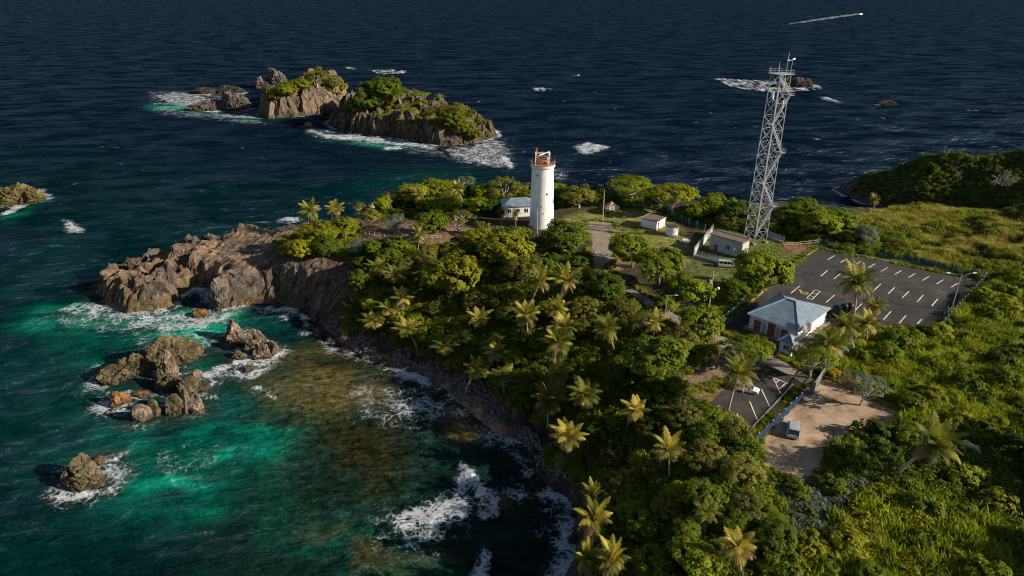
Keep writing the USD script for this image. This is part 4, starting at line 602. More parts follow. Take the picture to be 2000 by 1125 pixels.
# ---------------------------------------------------------------- the radio building and its fenced yard
A, B, C = np.array(P(1389, 457, 20.2)), np.array(P(1450, 474, 20.2)), np.array(P(1401, 446, 20.2)); ex = (B - A) / np.linalg.norm(B - A); W_ = np.linalg.norm(B - A); ey = np.array([-ex[1], ex[0]]); Dp = 3.6; mid = A + ex * W_ / 2 + ey * Dp / 2
rb = thing('radio_building', 'grey concrete flat roofed building at the foot of the lattice tower', 'building', (*mid, ZP), math.degrees(math.atan2(ex[1], ex[0])))
obj('wall', box(W_, Dp, 5.2, (0, 0, 2.5)), GREYW, rb); obj('roof', box(W_ + 0.8, Dp + 0.8, 0.3, (0, 0, 5.25)), RUSTROOF, rb); obj('parapet', [box(W_ + 0.8, 0.2, 0.35, (0, s * (Dp / 2 + 0.3), 5.55)) for s in (1,)], GREYW, rb); obj('end_wall', box(0.4, Dp + 0.5, 4.9, (W_ / 2 + 0.25, -0.1, 2.4)), GREYW, rb)
w = obj('window', box(1.3, 0.1, 1.5, (0.9, -Dp / 2 - 0.03, 2.3)), DARK, rb); obj('window_frame', [box(0.08, 0.1, 1.5, (0.9 + q, -Dp / 2 - 0.08, 2.3)) for q in (-0.65, 0, 0.65)], WHITE, w); obj('door', box(1.1, 0.1, 2.2, (-3.2, -Dp / 2 - 0.03, 1.1)), REDWOOD, rb); obj('air_conditioner', box(1.0, 0.5, 0.7, (3.4, -Dp / 2 - 0.25, 2.6)), WHITE, rb)
def fence(name, label, pts, h, post_m, mesh_m, step=3.0, cat='fence', rails=0, base=None, cap=True, pr=0.06):
    o = thing(name, label, cat); k = 0
    for a, b in zip(pts[:-1], pts[1:]):
        a, b = np.array(a, float), np.array(b, float); n = max(1, int(round(np.linalg.norm(b - a) / step)))
        q = [a + (b - a) * i / n for i in range(n + 1)]; z = [float(gz(*r)[0]) for r in q]
        for i, (r, zz) in enumerate(zip(q, z)):
            if i or not k: pst = obj('post', bar((*r, zz - 0.3), (*r, zz + h + 0.08), pr, 6), post_m, o)
            if cap and (i or not k): obj('cap', cyl(pr * 1.7, 0.16, (*r, zz + h + 0.05), 6), WHITE, pst)
        k = 1
        for i in range(n):
            r0, r1, za, zb = q[i], q[i + 1], z[i], z[i + 1]
            if mesh_m is not None: obj('mesh_panel', trimesh.Trimesh([(*r0, za + 0.05), (*r1, zb + 0.05), (*r1, zb + h), (*r0, za + h)], [(0, 1, 2), (0, 2, 3)], process=False), mesh_m, o)
            for j in range(rails): obj('rail', flat((*r0, za + h * (j + 1) / rails - 0.1), (*r1, zb + h * (j + 1) / rails - 0.1), 0.07, 0.13), post_m, o)
            if base is not None: obj('base_wall', flat((*r0, za + base[0] / 2 - 0.1), (*r1, zb + base[0] / 2 - 0.1), 0.22, base[0] + 0.2), base[1], o)
    return o
pz = lambda *q: [P(u, v, ZP) for u, v in q]
fence('yard_wall', 'grey panel wall with railing left of the radio building', pz((1354, 502), (1391, 456)), 3.4, STEEL, MESHW, 2.6, 'wall', 0, (2.4, GREYW), False); fence('yard_fence', 'wire fence with low grey wall in front of the radio building', pz((1355, 503), (1384, 510), (1428, 522)), 2.6, STEEL, MESHW, 2.0, 'fence', 0, (0.9, GREYW), False); fence('yard_fence', 'wire fence between the tower foot and the wooden rail', pz((1495, 462), (1530, 476)), 2.4, STEEL, MESHW, 2.0, 'fence', 0, (0.7, GREYW), False)
fence('mesh_fence', 'green wire fence behind the white cistern and round tank', pz((1292, 412), (1330, 432), (1376, 452)), 2.2, STEEL, MESHG, 4.5); fence('mesh_fence', 'green wire fence along the far side of the upper car park', pz((1598, 478), (1665, 490), (1760, 510), (1860, 533), (1922, 548)), 2.3, STEEL, MESHG, 5.0); fence('mesh_fence', 'blue wire fence along the right side of the upper car park', pz((1922, 550), (1886, 590), (1836, 645)), 2.3, BLUEP, MESHB, 2.6); fence('mesh_fence', 'blue wire fence running from the palms to the sliding gate', pz((1690, 655), (1655, 688), (1614, 728)), 2.2, BLUEP, MESHB, 2.2); fence('mesh_fence', 'blue and green wire fence between lower car park and dirt lot', pz((1584, 768), (1552, 796), (1519, 828), (1480, 866)), 2.2, BLUEP, MESHB, 3.0); fence('mesh_fence', 'green wire fence left of the hall', pz((1458, 594), (1410, 632)), 2.2, STEEL, MESHG, 3.0)
fence('mesh_fence', 'thin wire fence below the lower car park', pz((1366, 786), (1402, 806), (1452, 846), (1478, 866)), 1.5, WOODG, MESHG, 3.6); fence('rail_fence', 'white post and rail fence behind the lawn', pz((1090, 400), (1130, 401), (1175, 402), (1222, 404), (1290, 410)), 1.5, WOODG, None, 3.4, 'fence', 2, None, False, 0.11); fence('rail_fence', 'grey wooden rail fence between tower and upper car park', pz((1532, 482), (1562, 480), (1597, 476)), 1.4, WOODG, None, 3.0, 'fence', 2, None, False, 0.1)
fence('rail_fence', 'pale wooden rail fence along the path above the cliff', [G(u, v)[:2] for u, v in ((706, 455), (722, 459), (752, 466), (800, 470), (860, 466))], 1.3, WOODG, None, 2.6, 'fence', 2, None, False, 0.1)
g0, g1 = np.array(P(1612, 730, ZP)), np.array(P(1585, 770, ZP)); gd_ = g1 - g0; gl = np.linalg.norm(gd_); sg = thing('sliding_gate', 'grey barred sliding gate between dirt lot and lower car park', 'gate', (*g0, ZP), math.degrees(math.atan2(gd_[1], gd_[0])))
obj('gate_frame', [box(gl, 0.1, 0.12, (gl / 2, 0, h)) for h in (0.25, 1.3, 2.5)], STEEL, sg)
for k in range(int(gl / 0.28)): obj('gate_bar', box(0.13, 0.05, 2.35, (0.2 + 0.28 * k, 0, 1.4)), STEEL, sg)
obj('gate_post', box(0.35, 0.35, 3.3, (-0.1, 0.25, 1.5)), STEEL, sg); obj('gate_post', box(0.35, 0.35, 3.0, (gl + 0.1, 0.25, 1.4)), BLUEP, sg)

# ---------------------------------------------------------------- small things on the lawn
cx, cy = P(1281, 451, ZP); cs = thing('cistern', 'low white square cistern with brown stained roof on the lawn', 'water tank', (cx - 0.3, cy + 4.4, ZP), 50); obj('wall', box(6.0, 6.2, 3.0, (0, 0, 1.7)), WHITE, cs); obj('roof', box(6.3, 6.5, 0.25, (0, 0, 3.3)), RUSTROOF, cs); obj('roof_rim', [box(6.5, 0.12, 0.2, (0, s * 3.3, 3.38)) for s in (-1, 1)], GREYW, cs); obj('plinth', box(6.5, 6.7, 0.5, (0, 0, 0.15)), RUST, cs)
rx_, ry_ = P(1314, 461, ZP); rt = thing('round_tank', 'round white concrete tank with rusty lid on the lawn', 'water tank', (rx_, ry_ + 1.5, ZP)); obj('wall', cyl(2.1, 3.1, (0, 0, 0), 28), WHITE, rt, smooth=40); obj('lid', lathe([(2.2, 3.1), (2.2, 3.3), (1.2, 3.45), (0.01, 3.5)], 28), RUSTROOF, rt); obj('plinth', cyl(2.7, 0.25, (0, 0, 0), 28), CONC, rt)
wx_, wy_ = P(1338, 472, ZP); wl_ = thing('well_cover', 'low round concrete well cover beside the round tank', 'well', (wx_, wy_, ZP)); obj('ring', cyl(1.9, 0.5, (0, 0, 0), 24), CONC, wl_); obj('cover', box(1.9, 1.5, 0.25, (0.1, 0.1, 0.6)), WHITE, wl_)
def hut(label, x, y, z, R, eave, rise, seed):
    o = thing('thatched_shelter', label, 'shelter', (x, y, z)); rng = np.random.default_rng(seed)
    for layer in range(4):                                            # overlapping skirts of thatch
        t0, t1 = layer / 4, (layer + 1) / 4 + 0.06; n = 40; r0, r1 = R * (1 - t0) + 0.05, max(R * (1 - t1), 0.05); a = np.linspace(0, 6.2832, n, endpoint=False); j = rng.uniform(-0.12, 0.12, n)
        v = np.vstack([np.c_[(r0 + j) * np.cos(a), (r0 + j) * np.sin(a), eave + rise * t0 - 0.25 + j], np.c_[r1 * np.cos(a), r1 * np.sin(a), np.full(n, eave + rise * t1)]]); i = np.arange(n); q = (i + 1) % n
        obj('thatch_layer', trimesh.Trimesh(v, np.vstack([np.c_[i, q, q + n], np.c_[i, q + n, i + n]]), process=False), THATCH, o)
    for k in range(6): a = k * 1.047 + 0.3; obj('post', bar((R * 0.72 * math.cos(a), R * 0.72 * math.sin(a), -0.3), (R * 0.72 * math.cos(a), R * 0.72 * math.sin(a), eave + 0.25), 0.12, 7), WOODG, o)
    return o
ux, uy = P(1194, 418, ZP); hut('conical thatched shelter on the lawn with a stone table under it', ux, uy + 1.2, ZP, 3.1, 2.5, 1.9, 5)
pt = thing('picnic_table', 'pale stone table with benches under the thatched shelter', 'table', (ux - 0.2, uy + 0.4, ZP), 15); obj('table_top', box(2.2, 1.0, 0.14, (0, 0, 0.8)), CONC, pt); obj('pedestal', box(1.2, 0.5, 0.75, (0, 0, 0.36)), CONC, pt)
for s in (-1, 1): obj('bench', [box(2.2, 0.4, 0.12, (0, s * 1.0, 0.45)), box(0.3, 0.3, 0.42, (-0.8, s * 1.0, 0.2)), box(0.3, 0.3, 0.42, (0.8, s * 1.0, 0.2))], CONC, pt)
x, y, z = G(732, 410); hut('grey thatched shelter roof half hidden at the north edge', x, y, z, 2.8, 2.2, 1.8, 8)
def pole(name, label, cat, u, v, h, r=0.14, m=WOODG, loc=None, z=ZP, rz=0):
    x, y = loc if loc else P(u, v, z); o = thing(name, label, cat, (x, y, z), rz); obj('pole', cyl(r, h + 0.4, (0, 0, -0.4), 10, r * 0.65), m, o); return o
pole('flag_pole', 'tall plain pale pole left of the thatched shelter', 'pole', 1177, 431, 11.3, 0.2)
o = pole('lamp_post', 'grey lamp post with side arm in front of the lighthouse base', 'street lamp', 1049, 457, 9.5, 0.15, GREYW); obj('arm', [flat((0, 0, 9.2), (1.0, -0.2, 9.7), 0.08, 0.08), flat((-0.7, 0, 7.2), (0.7, 0, 7.2), 0.1, 0.1)], GREYW, o); obj('lamp_head', box(0.7, 0.3, 0.18, (1.2, -0.2, 9.72)), DARK, o)
o = pole('street_lamp', 'street lamp with a level arm at the wooded road bend', 'street lamp', 1298, 626, 7.2, 0.13, STEEL); obj('arm', flat((0, 0, 7.0), (2.0, 0, 7.15), 0.1, 0.1), STEEL, o); obj('lamp_head', box(0.9, 0.35, 0.16, (2.3, 0, 7.15)), GREYW, o)
o = pole('utility_pole', 'pale utility pole with cross arms and two round lamps', 'utility pole', 1384, 604, 11.0, 0.2); obj('cross_arm', [flat((-0.7, 0, 9.3), (1.4, 0.3, 10.0), 0.12, 0.12)], WOODG, o); obj('cross_arm', flat((-1.0, 0.1, 8.2), (2.2, 0.3, 8.6), 0.12, 0.14), BLUEP, o); obj('transformer', cyl(0.35, 1.1, (-0.5, 0.1, 7.4), 12), GREYW, o)
for s in (-1, 1): ar = obj('lamp_arm', flat((0, 0, 4.8 if s < 0 else 5.2), (s * 1.5, -0.5, 6.2), 0.08, 0.08), WOODG, o); obj('lamp_globe', trimesh.creation.icosphere(subdivisions=2, radius=0.42).apply_translation((s * 1.6, -0.5, 6.3)), WHITE, ar)
o = pole('car_park_lamp', 'tall two armed lamp at the right edge of the upper car park', 'street lamp', 1858, 605, 10.4, 0.14, STEEL)
for s in (-1, 1): ar = obj('arm', [flat((0, 0, 8.6 + 0.5 * s), (s * 1.6, 0.1, 10.2), 0.09, 0.09), flat((s * 1.6, 0.1, 10.2), (s * 3.2, 0.2, 10.5), 0.09, 0.09)], STEEL, o); obj('lamp_head', box(0.9, 0.4, 0.18, (s * 3.4, 0.2, 10.5)), WHITE, ar)
x, y, z = G(760, 414); o = thing('red_pole', 'pair of reddish leaning timber poles near the north shore', 'pole', (x, y, z)); obj('timber', bar((0, 0, -0.3), (0.0, 0.1, 6.8), 0.16, 7), paint('reddish_timber', (0.42, 0.17, 0.09), 0.9, 0.4), o); obj('timber', bar((1.3, 0.3, -0.3), (0.15, 0.1, 5.9), 0.12, 7), BROWNW, o)
for k, (u, v, lab) in enumerate([(797, 404, 'brown wooden bench highest in the path clearing'), (800, 411, 'brown wooden bench lowest in the path clearing'), (775, 468, 'grey plank bench beside the cliff path fence')]):
    x, y, z = G(u, v); o = thing('bench', lab, 'bench', (x, y, z), -6); obj('seat', [box(4.2, 0.22, 0.08, (0, q, 0.5)) for q in (-0.25, 0, 0.25)], BROWNW, o)
    for s in (-1.6, 1.6): obj('leg', box(0.2, 0.6, 0.5, (s, 0, 0.22)), BROWNW, o)
x, y, z = G(822, 420); o = thing('garden_rock', 'pale rounded rock beside the slender palm in the clearing', 'rock', (x, y, z)); b = obj('boulder', boulder(777, (3.0, 2.2, 1.8), 12, 3), stone, o); attr(b, 'gcol', np.tile((0.27, 0.23, 0.2), (642, 1)))
for k, (u, v, s, lab) in enumerate([(1886, 868, 1.6, 'small pale rock at the upper end of the pale rocks in the thicket'), (1896, 882, 3.2, 'largest pale rock lying in the dark thicket at the right'), (1885, 888, 1.2, 'smallest pale rock left of the largest one in the thicket')]):
    x, y, z = G(u, v, 1.0); o = thing('pale_rock', lab, 'rock', (x, y, z + 1.2)); b = obj('boulder', boulder(790 + k, (s, s * 0.7, s * 0.6), 9, 3), stone, o); attr(b, 'gcol', np.tile((0.45, 0.36, 0.3), (642, 1)))
x, y = P(1186, 500, ZP); o = thing('barrier_gate', 'raised red and white barrier arm beside the drive', 'barrier', (x, y, ZP)); obj('post', box(0.4, 0.4, 1.1, (0, 0, 0.5)), GREYW, o)
for k in range(6): obj('arm', flat((0.1 * k, 0, 0.9 + 0.7 * k), (0.1 * k + 0.1, 0, 0.9 + 0.7 * (k + 1)), 0.14, 0.14), REDP if k % 2 else WHITE, o)
o = thing('notice_board', 'small white notice board on posts behind the raised barrier', 'sign', (x + 1.6, y + 1.0, ZP), -20); obj('board', box(1.4, 0.08, 1.0, (0, 0, 1.7)), WHITE, o); obj('post', box(0.1, 0.1, 2.2, (-0.6, 0, 1.0)), WOODG, o); obj('post', box(0.1, 0.1, 2.2, (0.6, 0, 1.0)), WOODG, o)
x, y = P(1624, 780, ZP); o = thing('plank', 'single weathered plank lying on the dirt lot', 'plank', (x, y, ZP + 0.03), -28); obj('board', box(3.2, 0.25, 0.12, (0, 0, 0.08)), WOODG, o)

# ---------------------------------------------------------------- the hall, its kiosk and tanks
EZ = ZP + 4.1; Lp, Fp, Rp = [np.array(P(u, v, EZ)) for u, v in ((1460, 613), (1561, 648), (1623, 603))]
hxv = (Fp - Lp) / np.linalg.norm(Fp - Lp); HL = np.linalg.norm(Fp - Lp) - 1.2; hyv = np.array([-hxv[1], hxv[0]]); HD = float((Rp - Fp) @ hyv) - 1.2; hc_ = (Lp + Fp) / 2 + hyv * (HD / 2 + 0.6); hrz = math.degrees(math.atan2(hxv[1], hxv[0]))
hall = thing('hall', 'white hall with blue grey hipped metal roof and red doors', 'building', (*hc_, ZP), hrz); obj('wall', box(HL, HD, 4.3, (0, 0, 2.1)), WHITE, hall); rise = 3.0; rdg = 2.6
rf = obj('roof', hip_roof(HL, HD, rise, 0.6, rdg).apply_translation((0, 0, 4.2)), BLUEROOF, hall); obj('roof_seam', [m.apply_translation((0, 0, 4.2)) for m in ribs(HL, HD, rise, 0.6, rdg, 0.62)], BLUEROOF, rf)
ha, hb = HL / 2 + 0.6, HD / 2 + 0.6
for sx, sy in ((1, 1), (1, -1), (-1, 1), (-1, -1)): obj('ridge_cap', flat((sx * ha, sy * hb, 4.27), (sx * rdg / 2, 0, 4.27 + rise), 0.4, 0.12), paint('ridge_metal', (0.33, 0.40, 0.45), 0.4, 0.3, metal=0.3) if (sx, sy) == (1, 1) else '/World/Looks/ridge_metal', rf)
obj('ridge_cap', flat((-rdg / 2, 0, 4.29 + rise), (rdg / 2, 0, 4.29 + rise), 0.4, 0.12), '/World/Looks/ridge_metal', rf); obj('gutter', [box(HL + 1.3, 0.14, 0.14, (0, s * (hb + 0.05), 4.08)) for s in (-1, 1)] + [box(0.14, HD + 1.2, 0.14, (s * (ha + 0.05), 0, 4.08)) for s in (-1, 1)], GREYW, rf)
fy = -HD / 2
for f0, f1, h, m, nm in ((0.10, 0.25, 3.1, REDWOOD, 'left door'), (0.40, 0.56, 3.6, ORANGEW, 'tall middle door'), (0.68, 0.82, 3.1, REDWOOD, 'right door')):
    x0, x1 = -HL / 2 + f0 * HL, -HL / 2 + f1 * HL; d = obj('door', box(x1 - x0, 0.12, h, ((x0 + x1) / 2, fy - 0.04, h / 2)), m, hall); tag(d, nm.replace('door', 'red brown door') if m is REDWOOD else 'tall orange brown double door')
    obj('door_frame', [box(0.18, 0.14, h + 0.1, (x, fy - 0.08, h / 2)) for x in (x0 - 0.1, x1 + 0.1)] + [box(x1 - x0 + 0.4, 0.14, 0.2, ((x0 + x1) / 2, fy - 0.08, h + 0.12))], WHITE, d); obj('door_panel', [box((x1 - x0) * 0.36, 0.06, h * 0.36, ((x0 + x1) / 2 + s * (x1 - x0) * 0.23, fy - 0.12, h * q)) for s in (-1, 1) for q in (0.28, 0.72)], ORANGEW if m is REDWOOD else REDWOOD, d)
for x in (-HL / 2 + 0.32 * HL, -HL / 2 + 0.62 * HL): obj('wall_panel', box(0.9, 0.1, 2.6, (x, fy - 0.03, 1.6)), GREYW, hall)
d = obj('window', box(0.12, 2.0, 2.4, (HL / 2 + 0.03, -HD / 2 + 0.42 * HD, 2.2)), REDWOOD, hall); obj('pane', [box(0.1, 0.75, 0.95, (HL / 2 + 0.08, -HD / 2 + 0.42 * HD + q, 2.2 + r)) for q in (-0.45, 0.45) for r in (-0.55, 0.55)], ORANGEW, d); obj('window_frame', [box(0.14, 0.15, 2.7, (HL / 2 + 0.06, -HD / 2 + 0.42 * HD + q, 2.2)) for q in (-1.05, 1.05)], WHITE, d)
for sx in (-1, 1):
    for sy in (-1, 1):
        for k in range(7): obj('quoin', box(0.55 if k % 2 else 0.35, 0.35 if k % 2 else 0.55, 0.42, (sx * (HL / 2 - 0.12), sy * (HD / 2 - 0.12), 0.3 + 0.56 * k)), GREYW if k % 2 else WHITE, hall)
obj('plinth', box(HL + 2.4, HD + 2.4, 0.2, (0, 0, 0.1)), CONC, hall)
kx, ky = P(1545, 697, ZP); ki = thing('ticket_kiosk', 'small white kiosk with pyramid roof in front of the hall corner', 'kiosk', (kx - 0.1, ky + 2.1, ZP), hrz); obj('wall', box(2.9, 2.9, 3.2, (0, 0, 1.6)), WHITE, ki); rf = obj('roof', hip_roof(2.9, 2.9, 1.5, 0.55, 0.01, 0.12).apply_translation((0, 0, 3.25)), BLUEROOF, ki); obj('roof_seam', [m.apply_translation((0, 0, 3.25)) for m in ribs(2.9, 2.9, 1.5, 0.55, 0.01, 0.5, 0.03)], BLUEROOF, rf)
obj('ridge_cap', [flat((sx * 2.0, sy * 2.0, 3.3), (0, 0, 4.8), 0.25, 0.08) for sx in (-1, 1) for sy in (-1, 1)], '/World/Looks/ridge_metal', rf)
w = obj('window', box(1.3, 0.1, 1.1, (0.1, -1.47, 1.9)), GLASS, ki); obj('window_frame', [box(0.08, 0.1, 1.2, (0.1 + q, -1.5, 1.9)) for q in (-0.68, 0, 0.68)], WHITE, w); w = obj('window', box(0.1, 1.2, 1.1, (1.47, 0.0, 1.9)), GLASS, ki); obj('window_frame', [box(0.1, 0.08, 1.2, (1.5, q, 1.9)) for q in (-0.65, 0, 0.65)], WHITE, w)
for sx, sy in ((-1, -1), (1, -1), (1, 1)):
    for k in range(6): obj('quoin', box(0.35, 0.35, 0.3, (sx * 1.35, sy * 1.35, 0.3 + 0.5 * k)), GREYW if k % 2 else WHITE, ki)
for k, (u, v, r, h, lab) in enumerate([(1631, 621, 1.05, 3.6, 'tall black plastic water tank nearest the hall corner'), (1645, 615, 0.95, 3.2, 'middle of the three black water tanks behind the hall'), (1658, 612, 0.9, 3.0, 'black water tank nearest the tall palm')]):
    x, y = P(u, v, ZP); o = thing('water_tank', lab, 'water tank', (x, y, ZP)); obj('body', lathe([(r, 0.3), (r * 1.03, 0.4), (r, 0.6)] + [(r * (1.04 if q % 2 else 0.98), 0.6 + (h - 1.1) * q / 10) for q in range(11)] + [(r * 0.8, h - 0.2), (r * 0.3, h), (0.01, h)], 24), BLACKP, o, smooth=50); obj('lid', cyl(r * 0.32, 0.14, (0, 0, h - 0.02), 14), BLACKP, o); obj('stand', box(2.3 * r, 2.3 * r, 0.34, (0, 0, 0.14)), CONC, o)

# ---------------------------------------------------------------- vehicles
def car_paint(name, c): return mat(name, {'tc': ('texture_coordinate', {}), 'n': ('noise_texture', {'scale': 1.3, 'detail': 4.0}), 'r': ('rgb_ramp', {'ramp': [(0.35, np.array(c) * 0.82), (0.65, c)]}), 'p': ('principled_bsdf', {'roughness': 0.3, 'metallic': 0.2, 'specular_ior_level': 0.5, 'coat_weight': 0.5})}, [('tc.object', 'n.vector'), ('n.fac', 'r.fac'), ('r.color', 'p.base_color')])
def loft(rows):                                                       # rows: (x, half width at the bottom, at the top, z bottom, z top)
    V, F = [], []
    for x, wb, wt, zb, zt in rows: V += [(x, -wb, zb), (x, -wb * 1.02, zb * 0.45 + zt * 0.55), (x, -wt, zt), (x, wt, zt), (x, wb * 1.02, zb * 0.45 + zt * 0.55), (x, wb, zb)]
    n = 6
    for i in range(len(rows) - 1):
        for j in range(n): q = (j + 1) % n; F += [(i * n + j, (i + 1) * n + j, (i + 1) * n + q), (i * n + j, (i + 1) * n + q, i * n + q)]
    for b, s in ((0, 1), ((len(rows) - 1) * n, -1)): F += [(b, b + k, b + k + 1)[::s] for k in range(1, n - 1)]
    return trimesh.Trimesh(V, F, process=False)
TYRE = paint('tyre', (0.02, 0.02, 0.02), 0.9, 0.2); CHROME = paint('wheel_alloy', (0.4, 0.4, 0.42), 0.35, 0.2, metal=0.7); LAMPR = paint('tail_lamp', (0.4, 0.02, 0.015), 0.25, 0.1); LAMPW = paint('head_lamp', (0.7, 0.72, 0.74), 0.15, 0.1)
def wheels(o, xs, hw_, r):
    for x in xs:
        for s in (-1, 1):
            w = trimesh.creation.cylinder(r, 0.22, sections=18); w.apply_transform(trimesh.transformations.rotation_matrix(math.pi / 2, (1, 0, 0))); w.apply_translation((x, s * hw_, r)); q = obj('wheel', w, TYRE, o)
            w = trimesh.creation.cylinder(r * 0.62, 0.05, sections=14); w.apply_transform(trimesh.transformations.rotation_matrix(math.pi / 2, (1, 0, 0))); w.apply_translation((x, s * (hw_ + 0.1), r)); obj('rim', w, CHROME, q)
def car(name, label, u, v, rz, pm_, L=4.3, W=1.8, H=1.5, z=ZP, body=0.88):
    x, y = P(u, v, z + 0.6); o = thing(name, label, 'car', (x, y, z + 0.04), rz); a = L / 2; w = W / 2
    obj('body', loft([(-a, w * 0.8, w * 0.78, 0.42, 0.8), (-a + 0.12, w * 0.95, w * 0.9, 0.28, 0.95), (-a + 0.5, w, w * 0.93, 0.22, 0.98), (-0.2 * a, w, w * 0.94, 0.2, 0.96), (0.45 * a, w, w * 0.93, 0.22, 0.92), (a - 0.35, w * 0.97, w * 0.86, 0.25, 0.78), (a - 0.05, w * 0.85, w * 0.75, 0.3, 0.62), (a, w * 0.75, w * 0.68, 0.38, 0.55)]), pm_, o, smooth=28)
    obj('glasshouse', loft([(-a + 0.16, w * 0.86, w * 0.84, 0.9, 0.93), (-a + 0.55, w * 0.9, w * 0.72, 0.92, H - 0.08), (-a + 0.9, w * 0.9, w * 0.74, 0.92, H - 0.03), (0.12 * a, w * 0.9, w * 0.74, 0.92, H - 0.04), (0.52 * a, w * 0.87, w * 0.82, 0.88, 0.91)]), GLASS, o, smooth=25)
    obj('roof', loft([(-a + 0.45, w * 0.70, w * 0.66, H - 0.12, H - 0.03), (-a + 0.9, w * 0.76, w * 0.7, H - 0.08, H + 0.02), (0.0, w * 0.76, w * 0.7, H - 0.08, H + 0.01), (0.16 * a, w * 0.72, w * 0.66, H - 0.12, H - 0.03)]), pm_, o, smooth=28)
    for s in (-1, 1):
        obj('pillar', [flat((-a + 0.25, s * w * 0.88, 0.93), (-a + 0.62, s * w * 0.76, H - 0.06), 0.08, 0.14), flat((-0.05 * a, s * w * 0.915, 0.93), (-0.1 * a, s * w * 0.765, H - 0.05), 0.05, 0.08), flat((0.52 * a, s * w * 0.88, 0.9), (0.14 * a, s * w * 0.74, H - 0.06), 0.06, 0.07)], pm_, o)
        obj('mirror', box(0.16, 0.22, 0.14, (0.36 * a, s * (w + 0.1), 0.98)), pm_, o); obj('headlight', box(0.3, 0.3, 0.14, (a - 0.18, s * w * 0.66, 0.62)), LAMPW, o); obj('tail_light', box(0.12, 0.22, 0.3, (-a + 0.07, s * w * 0.76, 0.84)), LAMPR, o)
    obj('rear_bumper', box(0.14, W * 0.86, 0.24, (-a + 0.03, 0, 0.46)), pm_, o); wheels(o, (-a + 0.75, a - 0.82), w - 0.1, 0.33); return o
car('parked_car', 'silver hatchback parked on the dirt lot', 1550, 838, 67, car_paint('silver_paint', (0.36, 0.38, 0.40)), 5.6, 2.35, 2.0); car('parked_car', 'white car parked under the palm in the lower car park', 1458, 758, -28, car_paint('white_paint', (0.72, 0.70, 0.67)), 5.2, 2.05, 1.75)
x, y = P(1420, 524, ZP); vn = thing('old_van', 'old white van with grey roof parked below the radio building', 'van', (x, y + 1.2, ZP + 0.02), -12); VW = car_paint('old_white_paint', (0.6, 0.6, 0.57))
obj('body', loft([(-2.4, 0.85, 0.8, 0.35, 1.1), (-2.25, 0.95, 0.92, 0.3, 1.2), (2.0, 0.95, 0.92, 0.3, 1.2), (2.4, 0.9, 0.84, 0.35, 1.0)]), VW, vn, smooth=25); obj('glasshouse', loft([(-2.28, 0.9, 0.82, 1.15, 1.9), (1.2, 0.92, 0.82, 1.15, 1.95), (2.2, 0.86, 0.8, 1.05, 1.1)]), GLASS, vn); obj('roof', box(3.6, 1.66, 0.12, (-0.5, 0, 1.98)), GREYW, vn)
for s in (-1, 1): obj('pillar', [box(0.14, 0.06, 0.8, (q, s * 0.9, 1.55)) for q in (-2.2, -1.0, 0.2, 1.2)], VW, vn); obj('headlight', box(0.1, 0.25, 0.16, (2.36, s * 0.6, 0.8)), LAMPW, vn)
wheels(vn, (-1.5, 1.5), 0.85, 0.34)
bx_, by_ = P(1681, 28.5, 0.3); bt = thing('motor_boat', 'small white motor boat speeding ahead of its wake', 'boat', (bx_, by_, 0.2), 20); obj('hull', loft([(-7, 1.9, 2.1, -0.5, 1.5), (0, 1.9, 2.3, -0.6, 1.8), (5, 1.1, 1.7, -0.4, 2.2), (7.5, 0.1, 0.3, 0.4, 2.6)]), WHITE, bt); obj('cabin', loft([(-3.5, 1.6, 1.4, 1.5, 4.2), (0.5, 1.6, 1.4, 1.6, 4.2), (2.6, 1.3, 1.2, 1.8, 2.0)]), WHITE, bt); obj('windscreen', box(0.2, 2.6, 1.0, (1.2, 0, 3.1)), GLASS, bt)
# ---------------------------------------------------------------- plants: one of each kind, kept as a class, then placed one by one
stage.CreateClassPrim('/World/Kinds')
def leaf_mat(name, lo, mid, hi, trans=0.3, big=0.22, rough=0.55):
    return mat(name, {
        'g': ('geometry', {}), 'o': ('object_info', {}), 'n': ('noise_texture', {'scale': big, 'detail': 3.0}), 'a0': ('math', {'math_type': 'multiply_add', 'value2': 0.45, 'value3': 0.0}), 'a1': ('math', {'math_type': 'multiply_add', 'value2': 0.3}), 'a2': ('math', {'math_type': 'multiply_add', 'value2': 0.5}),
        'r': ('rgb_ramp', {'ramp': [(0.22, lo), (0.55, mid), (0.92, hi)]}), 'p': ('principled_bsdf', {'roughness': rough, 'specular_ior_level': 0.08}), 't': ('translucent_bsdf', {}), 'tm': ('vector_math', {'math_type': 'multiply', 'vector2': (1.25, 1.3, 0.45)}), 'm': ('mix_closure', {'fac': trans})},
        [('g.random_per_island', 'a0.value1'), ('o.random', 'a1.value1'), ('a0.value', 'a1.value3'), ('g.position', 'n.vector'), ('n.fac', 'a2.value1'), ('a1.value', 'a2.value3'), ('a2.value', 'r.fac'),
         ('r.color', 'p.base_color'), ('r.color', 'tm.vector1'), ('tm.vector', 't.color'), ('p.BSDF', 'm.closure1'), ('t.BSDF', 'm.closure2')], surface='m.closure')
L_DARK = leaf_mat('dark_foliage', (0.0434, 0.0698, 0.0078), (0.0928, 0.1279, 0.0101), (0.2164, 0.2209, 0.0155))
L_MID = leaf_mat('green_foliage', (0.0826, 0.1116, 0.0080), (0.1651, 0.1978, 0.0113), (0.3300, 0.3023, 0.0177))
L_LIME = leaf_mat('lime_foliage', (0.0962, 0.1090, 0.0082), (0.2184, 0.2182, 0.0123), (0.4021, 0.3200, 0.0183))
L_OLIVE = leaf_mat('olive_foliage', (0.0754, 0.0781, 0.0147), (0.1660, 0.1562, 0.0274), (0.2868, 0.2422, 0.0475))
L_GREY = leaf_mat('grey_foliage', (0.0759, 0.1013, 0.0759), (0.1435, 0.1773, 0.1266), (0.2531, 0.2785, 0.2025))
